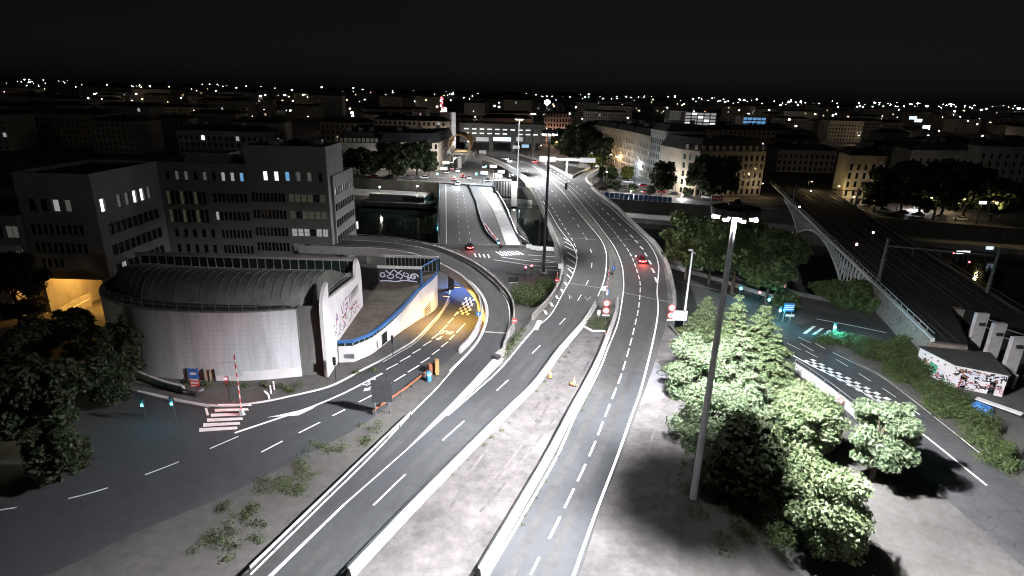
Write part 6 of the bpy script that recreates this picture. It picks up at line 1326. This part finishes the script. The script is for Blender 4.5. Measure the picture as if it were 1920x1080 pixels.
for i, y in enumerate(np.linspace(318, 342, 9)): m_ = MB(); m_.tube([(p.x + (R_ + .1) * math.cos(a), y, p.z + (R_ + .1) * math.sin(a)) for a in np.linspace(-.75, 3.95, 14)], .16, 5); m_.build('hoop', M['timber'], t)
MB().box((p.x, 330, p.z - R_ * .75), (7, 26, .8)).build('deck', M['concrete'], t)
for y in (320, 340): MB().box((p.x, y, (p.z - R_ - 4) / 2), (2, 1.4, p.z - R_ + 4)).build('leg', M['concrete'], t)
lamp(t, (p.x, 330, p.z), 3000, (1, .75, .4), size=1)
# lit shop fronts along the avenue, entrance signs
SF = [(1872, 350, 'win_blue', 215), (1903, 344, 'sign_cool', 230), (1888, 362, 'sign_cool', 212), (1843, 380, 'win_white', 200), (1722, 226, 'win_white', 520), (1737, 238, 'win_white', 480), (1712, 221, 'sign_cool', 540), (1812, 473, 'win_white', 150), (1800, 473, 'win_white', 150), (1856, 465, 'sign_cool', 150), (820, 275, 'win_white', 350), (840, 262, 'win_pale', 390), (832, 316, 'win_warm', 300), (925, 312, 'win_pale', 300), (940, 322, 'win_warm', 285), (935, 330, 'win_white', 280), (832, 262, 'lamp_pink', 380), (826, 290, 'win_white', 330), (845, 285, 'win_pale', 335), (836, 305, 'win_warm', 310), (905, 285, 'win_pale', 350), (908, 324, 'sign_cool', 290), (985, 274, 'win_blue', 330), (968, 276, 'win_pale', 330)]
for i, (x, y, k, Y) in enumerate(SF):
    q = V(x, y, Y); t = thing('lit_sign', 'small glowing panel among the town lights', 'lit sign', (q.x, q.y, -4), 'small lit panels in the town'); MB().box((q.x, q.y, q.z), (Y * .012, .3, Y * .005)).build('panel', M[k if k != 'lamp_pink' else 'win_warm'], t); MB().tube([(q.x, q.y + .3, -4), (q.x, q.y + .3, q.z)], .2, 6).build('post', M['metal_dark'], t)
# lit modern blocks
for (x0, x1, yt, yb, Y, key, lab) in ((1285, 1341, 210, 236, 560, 'win_pale', 'bright white modern block beyond the right row'), (1394, 1433, 219, 246, 520, 'win_blue', 'blue lit glass block right of the bright modern block'), (1256, 1285, 207, 226, 575, 'win_dim', 'dim end of the modern block beyond the right row')):
    a, b = V(x0, yt, Y), V(x1, yb, Y); t = thing('modern_block', lab, 'building', ((a.x + b.x) / 2, Y, -4)); w = b.x - a.x
    MB().box(((a.x + b.x) / 2, Y + 9, (a.z - 4) / 2), (w, 18, a.z + 4)).build('wall', M['concrete_pale'], t)
    nr = 4
    for j in range(nr):
        for i in range(5): MB().box((a.x + w * (i + .5) / 5, Y - .1, b.z + (a.z - b.z) * (j + .5) / nr), (w / 5 * .8, .2, (a.z - b.z) / nr * .62)).build('window', M[key if (i + j) % 4 or key != 'win_pale' else 'win_white'], t)
a = V(1240, 233, 470); t = thing('market_hall', 'long low hall with a glowing row of lights behind the right row roofs', 'building', (a.x + 30, 470, -4))
x0, x1 = V(1262, 240, 470), V(1365, 245, 470); MB().box(((x0.x + x1.x) / 2, 482, 1), (x1.x - x0.x, 24, x0.z + 6)).build('wall', M['roof_dark'], t)
for i in range(26): q = x0 + (x1 - x0) * (i + .5) / 26; MB().box((q.x, 469.8, q.z - random.uniform(0, 2.2)), ((x1.x - x0.x) / 26 * .6, .2, random.uniform(.5, 1.6))).build('lit_pane', M['win_white' if i % 3 else 'lamp_cool'], t)
a = V(1021, 222, 480); b = V(1070, 222, 480); stone_house('pink lit town house right of the station with dark dormers', [(a.x, 480), (b.x, 480), (b.x, 500), (a.x, 500)], V(1040, 219, 480).z, 'stone_warm', {0: 9}, dorm={0: 8}, roof=(4, 2))
street_lamp('lamp lighting the pink town house beside the station', Vector((a.x + 8, 468, -4)), 9, 16000, (1, .6, .5), 'lamp_pink', r=.6)
for x, y, Y, k, s, lab in ((1026, 192, 800, 'lamp_cool', 6.0, 'very bright blue white floodlight on the skyline right of the masts'), (829, 208, 640, 'lamp_pink', 1.6, 'red and white lit funfair tower at the end of the avenue'), (835, 218, 600, 'lamp_red', 1.3, 'red lights at the foot of the funfair tower')):
    q = V(x, y, Y); t = thing('floodlight_tower', lab, 'light tower', (q.x, Y, -4)); MB().tube([(q.x, Y, -4), (q.x, Y, q.z)], [.8, .4], 6).build('pole', M['metal_dark'], t); MB().lathe((q.x, Y - .5, q.z), [(.001, -s * .6), (s * .6, -s * .2), (s * .6, s * .3), (.001, s * .6)], 10).build('lens', M[k], t)
    if s > 2: lamp(t, (q.x, Y - 4, q.z), 60000, (.8, .9, 1), size=2)
    else:
        for j in range(9): z = q.z + 2 + j * 2.4 * (s - 1); MB().box((q.x + random.uniform(-3, 3) * (1 if j < 4 else .4), Y - .6, z), (1.0, .2, 1.2)).build('bulb', M[random.choice(['lamp_pink', 'lamp_red', 'lamp_white'])], t)
# kiosk-like round glass roof is part of the mast crown; far bank parked cars
cols = ['car_dark', 'car_grey', 'car_white', 'car_red']; protos = [car('parked car on the far bank quay', (0, 0, -60), 0, c, 'cars parked on the far bank quay') for c in cols]; nused = [0] * 4
spots = [(1150, 350), (1168, 353), (1188, 356), (1205, 350), (1222, 358), (1160, 340), (1178, 343), (1240, 362), (1262, 365), (1290, 368), (1325, 372), (1345, 374), (1130, 356), (1620, 392), (1655, 397), (1690, 401), (1720, 405), (1760, 410), (1800, 413), (700, 333), (730, 333), (765, 334), (795, 335), (1210, 362), (1145, 342)]
for i, (x, y) in enumerate(spots):
    k = i % 4; c = protos[k] if nused[k] == 0 else copy_tree(protos[k]); nused[k] += 1; c.location = P(x, y, -3.97); c.rotation_euler = (0, 0, math.radians(70 if x > 1000 else 85) + random.uniform(-.1, .1)); c.scale = (1, 1, 1)
for i, (x, y, k) in enumerate(((838, 325, 1), (848, 318, 0), (858, 322, 1), (868, 332, 0), (846, 306, 1), (862, 300, 0), (880, 336, 1), (852, 338, 0), (915, 340, 1), (940, 345, 0))):
    p = P(x, y, -3.97); car('car with lights on among the traffic on the avenue beyond the bridge', p, .1 + (math.pi if k else 0), cols[i % 4], 'cars in traffic on the avenue', bool(k), not k)
street_lamp('lamp hidden in the dark trees at the lower left corner', P(30, 800, -.1), 4, 260, (1, .95, .6), 'lamp_warm', r=.2)
for i in range(14):
    a, b = P(1134 + i * 9, 371 + i * .75, -4.0), P(1142 + i * 9, 371.6 + i * .75, -4.0); c = (a + b) / 2
    t = thing('hoarding_panel', 'blue hoarding panel in the row along the far quay edge right of the viaduct', 'hoarding', (c.x, c.y, -4), 'blue hoarding panels on the far quay'); MB().box((c.x, c.y, -2.8), ((b - a).length, .12, 2.2), math.atan2(b.y - a.y, b.x - a.x)).build('panel', M['blue_edge'], t); MB().box((c.x, c.y + .2, -2.9), (.15, .15, 2.2)).build('post', M['metal'], t)
# ---------------------------------------------------------------- far bank trees
TL = ['leftmost dark tree of the far left bank row, beside the office side wing', 'dark tree second from the left in the far left bank row', 'dark tree left of the dormer house middle on the far left bank', 'tall dark tree before the middle of the riverside houses', 'dark tree before the corner house of the avenue', 'tallest dark tree of the far left bank, right part', 'rightmost dark tree of the far left bank, at the avenue', 'lower dark tree in front at the left of the far left bank', 'lower dark tree in front above the pontoon left end', 'lower dark tree in front above the pontoon right end']
TS = ['dark tree on the square farthest from the river, next to the station', 'tall dark tree at the top of the square group', 'dark tree on the square beside the farthest house of the row', 'lower dark tree on the square behind the sign gantry', 'lower dark tree in the middle of the square behind the slip road bend', 'dark tree on the square nearest to the warm stone houses']
TP = ['dark plane tree left of the bright corner face', 'dark plane tree before the left half of the corner building', 'dark plane tree before the right half of the corner building', 'nearest dark plane tree before the corner building, between two others']
TR = ['dark tree beside the pale narrow house on the right bank', 'second dark tree right of the pale narrow house', 'third dark tree right of the pale narrow house', 'tall dark tree in the middle of the right bank row', 'dark tree right of the tallest one in the right bank row', 'rightmost dark tree of the right bank row', 'low dark tree nearest to the railway bridge on the right bank', 'low dark tree in front of the right bank row']
G5 = 'riverside trees on the far left bank'; ft = [broadleaf('plane_tree', 15, 6.8, 'leaf_dark', 3600, .8, .4, 60 + i, .3) for i in range(3)]; used = [False] * 3
def far_tree(k, px, py, Y, lab, grp, rz=0, wide=1.0, z=-4):
    t = tree_at(ft[k], px, py, Y, z, lab, grp, 15, rz, not used[k], wide); used[k] = True; return t
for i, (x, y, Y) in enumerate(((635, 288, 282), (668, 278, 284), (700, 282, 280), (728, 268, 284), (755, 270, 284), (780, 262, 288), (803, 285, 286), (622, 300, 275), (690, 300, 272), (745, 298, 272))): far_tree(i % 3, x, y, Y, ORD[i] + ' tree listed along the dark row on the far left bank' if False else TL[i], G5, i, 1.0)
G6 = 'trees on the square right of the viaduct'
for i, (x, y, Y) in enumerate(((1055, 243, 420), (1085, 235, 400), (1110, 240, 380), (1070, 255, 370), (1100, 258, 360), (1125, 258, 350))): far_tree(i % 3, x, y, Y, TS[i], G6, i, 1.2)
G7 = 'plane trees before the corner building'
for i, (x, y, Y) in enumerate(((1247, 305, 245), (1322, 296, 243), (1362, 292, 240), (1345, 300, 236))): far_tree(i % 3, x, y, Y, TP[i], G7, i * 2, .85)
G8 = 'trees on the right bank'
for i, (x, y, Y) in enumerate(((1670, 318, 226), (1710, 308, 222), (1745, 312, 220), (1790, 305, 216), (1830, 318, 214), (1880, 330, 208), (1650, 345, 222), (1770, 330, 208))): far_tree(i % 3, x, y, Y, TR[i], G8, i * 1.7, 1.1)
sg = [broadleaf('small_tree', 7, 3.0, k_, 2200, .5, .2, 80 + i, .15) for i, k_ in enumerate(('leaf_gold', 'leaf'))]
for i, (x, y, Y, k, lab) in enumerate(((1115, 291, 300, 0, 'yellow lit tree beside the far slip road bend'), (1178, 312, 290, 0, 'yellow lit tree before the right row'), (1150, 312, 292, 1, 'green lit tree between the two yellow trees'), (1128, 310, 296, 1, 'small green tree behind the slip road'))): tree_at(sg[k], x, y, Y, -4, lab, 'small lit trees by the slip road', 7, i, i in (0, 2), 1.2)
sb = broadleaf('small_tree', 5, 2.6, 'leaf_dark', 1500, .4, .15, 90, .15)
for i, (x, y, Y) in enumerate(((1155, 338, 255), (1187, 345, 250), (1222, 348, 248), (1290, 352, 245), (1142, 335, 262))): tree_at(sb, x, y, Y, -4, 'small round dark tree on the far quay promenade', 'small promenade trees', 5, i, i == 0, 1.2)
# ---------------------------------------------------------------- town behind
for i, (x, y) in enumerate(((1000, 470), (1010, 471), (1020, 471), (1030, 472), (1040, 473), (992, 467))):
    g = P(x, y, -3.95); t = thing('roadworks_panel', 'white roadworks fence panel in the row at the near end of the road bridge', 'fence', g, 'roadworks fence panels by the bridge'); MB().box((g.x, g.y, g.z + .75), (1.5, .08, 1.1)).build('panel', M['white_paint'], t)
    for s in (-.6, .6): MB().box((g.x + s, g.y, g.z + .1), (.25, .5, .2)).build('foot', M['rubber'], t)
GT = 'dark town blocks between the riverside and the skyline'; rg_ = np.random.default_rng(5); bl = []
keepout = lambda x, y: (y < 470 and -48 < x < 42) or (y < 330 and -100 < x < -30) or (y < 420 and 40 < x < 110) or (abs(x + y * .118) < 12 and y < 900) or (y < 300 and x > 90)
tries = 0
while len(bl) < 150 and tries < 6000:
    tries += 1; y = 290 * (1800 / 290) ** rg_.uniform(.05, 1); x = rg_.uniform(-.95, .95) * y; w, d = rg_.uniform(18, 46) * (1 + y / 2500), rg_.uniform(14, 24) * (1 + y / 3000)
    if y < Yf(x) + 40 or keepout(x, y) or any(abs(x - q[0]) < (w + q[2]) / 2 + 4 and abs(y - q[1]) < (d + q[3]) / 2 + 6 for q in bl): continue
    bl.append((x, y, w, d))
for i, (x, y, w, d) in enumerate(bl):
    h = float(rg_.uniform(12, 22)) + (6 if y > 900 else 0); a = float(rg_.normal(0, .12)); t = thing('town_block', 'dark town block among the rooftops between river and skyline', 'building', (x, y, -4), GT); ORG[t] = Vector((0, 0, 0)); t.rotation_euler = (0, 0, a)
    MB().box((0, 0, h / 2), (w, d, h)).build('wall', M[('stone', 'stone_grey', 'stone_warm')[i % 3]], t)
    mb = MB(); r = 2.6
    mb.v = [(-w / 2 - .3, -d / 2 - .3, h), (w / 2 + .3, -d / 2 - .3, h), (w / 2 + .3, d / 2 + .3, h), (-w / 2 - .3, d / 2 + .3, h), (-w / 2 + 3, 0, h + r), (w / 2 - 3, 0, h + r)]; mb.f = [(0, 1, 5, 4), (2, 3, 4, 5), (1, 2, 5), (3, 0, 4)]; mb.m = [0] * 4; rf = mb.build('roof', M['slate' if i % 4 else 'roof_dark'], t)
    for k in range(2): MB().box((w * rg_.uniform(-.35, .35), 0, h + r + .4), (1.8, .8, 2)).build('chimney', M['stone_grey'], rf)
    mb = MB(); nx = int(w / 3); nz = int(h / 3.5)
    for ix in range(nx):
        for iz in range(nz): u = -w / 2 + w * (ix + .5) / nx; mb.box((u, -d / 2 - .02, 2 + iz * 3.5), (1.1, .12, 1.9))
    if y < 1000: o = mb.build('dark_windows', M['glass'], t, kind='stuff')
    if rg_.random() < .38:
        for k in range(int(rg_.integers(1, 4))):
            u = -w / 2 + w * (int(rg_.integers(0, nx)) + .5) / nx; z = 2 + int(rg_.integers(0, max(1, nz))) * 3.5; MB().box((u, -d / 2 - .1, z), (1.4 * (1 + y / 1500), .1, 2.0 * (1 + y / 2500))).build('lit_window', M[('win_warm', 'win_white', 'win_pale')[int(rg_.integers(0, 3))]], t)
# street glow between the blocks: lamps too small to tell apart
def far_lights(name, label, n, key, band, size, clusters=None):
    mb = MB()
    for i in range(n):
        y = float(rg_.uniform(*band)); px = float(rg_.uniform(0, 1920)) if clusters is None else float(rg_.choice(clusters)) + float(rg_.normal(0, 22)); d = ray(px, 172); x = d[0] / d[1] * y
        z = float(rg_.uniform(6, 24)) if y < 1500 else float(rg_.uniform(10, 34)); s = size * y / 1000 * min(2.6, .62 * float(rg_.lognormal(0, .55)))
        mb.box((x, y, z), (s * float(rg_.uniform(.8, 1.8)), s, s * .9))
    o = mb.build(name, M[key]); o['kind'] = 'stuff'; return tag(o, label, 'city lights')
far_lights('city_lights', 'scattered white lights along the far skyline', 80, 'lamp_white', (1100, 4200), .9)
far_lights('city_lights', 'dense clusters of bright white lights on the right skyline', 90, 'lamp_white', (2200, 4200), 1.0, [1120, 1180, 1200, 1320, 1350, 1480, 1500, 1640, 1700, 1720, 1790, 1840, 1910, 60, 400])
far_lights('city_lights', 'scattered bluish lights along the far skyline', 30, 'lamp_cool', (1200, 4200), .9)
far_lights('city_lights', 'scattered warm lights along the far skyline', 36, 'lamp_warm', (900, 3800), .8)
far_lights('city_lights', 'few red and pink lights along the far skyline', 20, 'lamp_pink', (1000, 3800), .8)
far_lights('city_lights', 'small white lights scattered over the dark town rooftops', 80, 'lamp_white', (450, 1300), 1.3)
far_lights('city_lights', 'small warm lights scattered over the dark town rooftops', 40, 'lamp_warm', (450, 1300), 1.2)
for i in range(26):
    y = float(rg_.uniform(420, 1100)); x = float(rg_.uniform(-.85, .85)) * y
    if keepout(x, y): continue
    street_lamp('tiny street lamp between the dark town blocks', Vector((x, y, -4)), 9, 4000 * (y / 500), (1, .85, .65), 'lamp_white', 'street lamps between the town blocks', r=.5)
# low dark hills closing the horizon
mb = MB(); hx = np.linspace(-9000, 9000, 80)
hz = [12 + 14 * math.sin(x * .0007 + 1) + 8 * math.sin(x * .0023) for x in hx]
for i in range(79): mb.quad((hx[i], 8800, -6), (hx[i + 1], 8800, -6), (hx[i + 1], 8950, hz[i + 1] + 14), (hx[i], 8950, hz[i] + 14))
structure(mb, 'hills', M['roof_dark'], True)
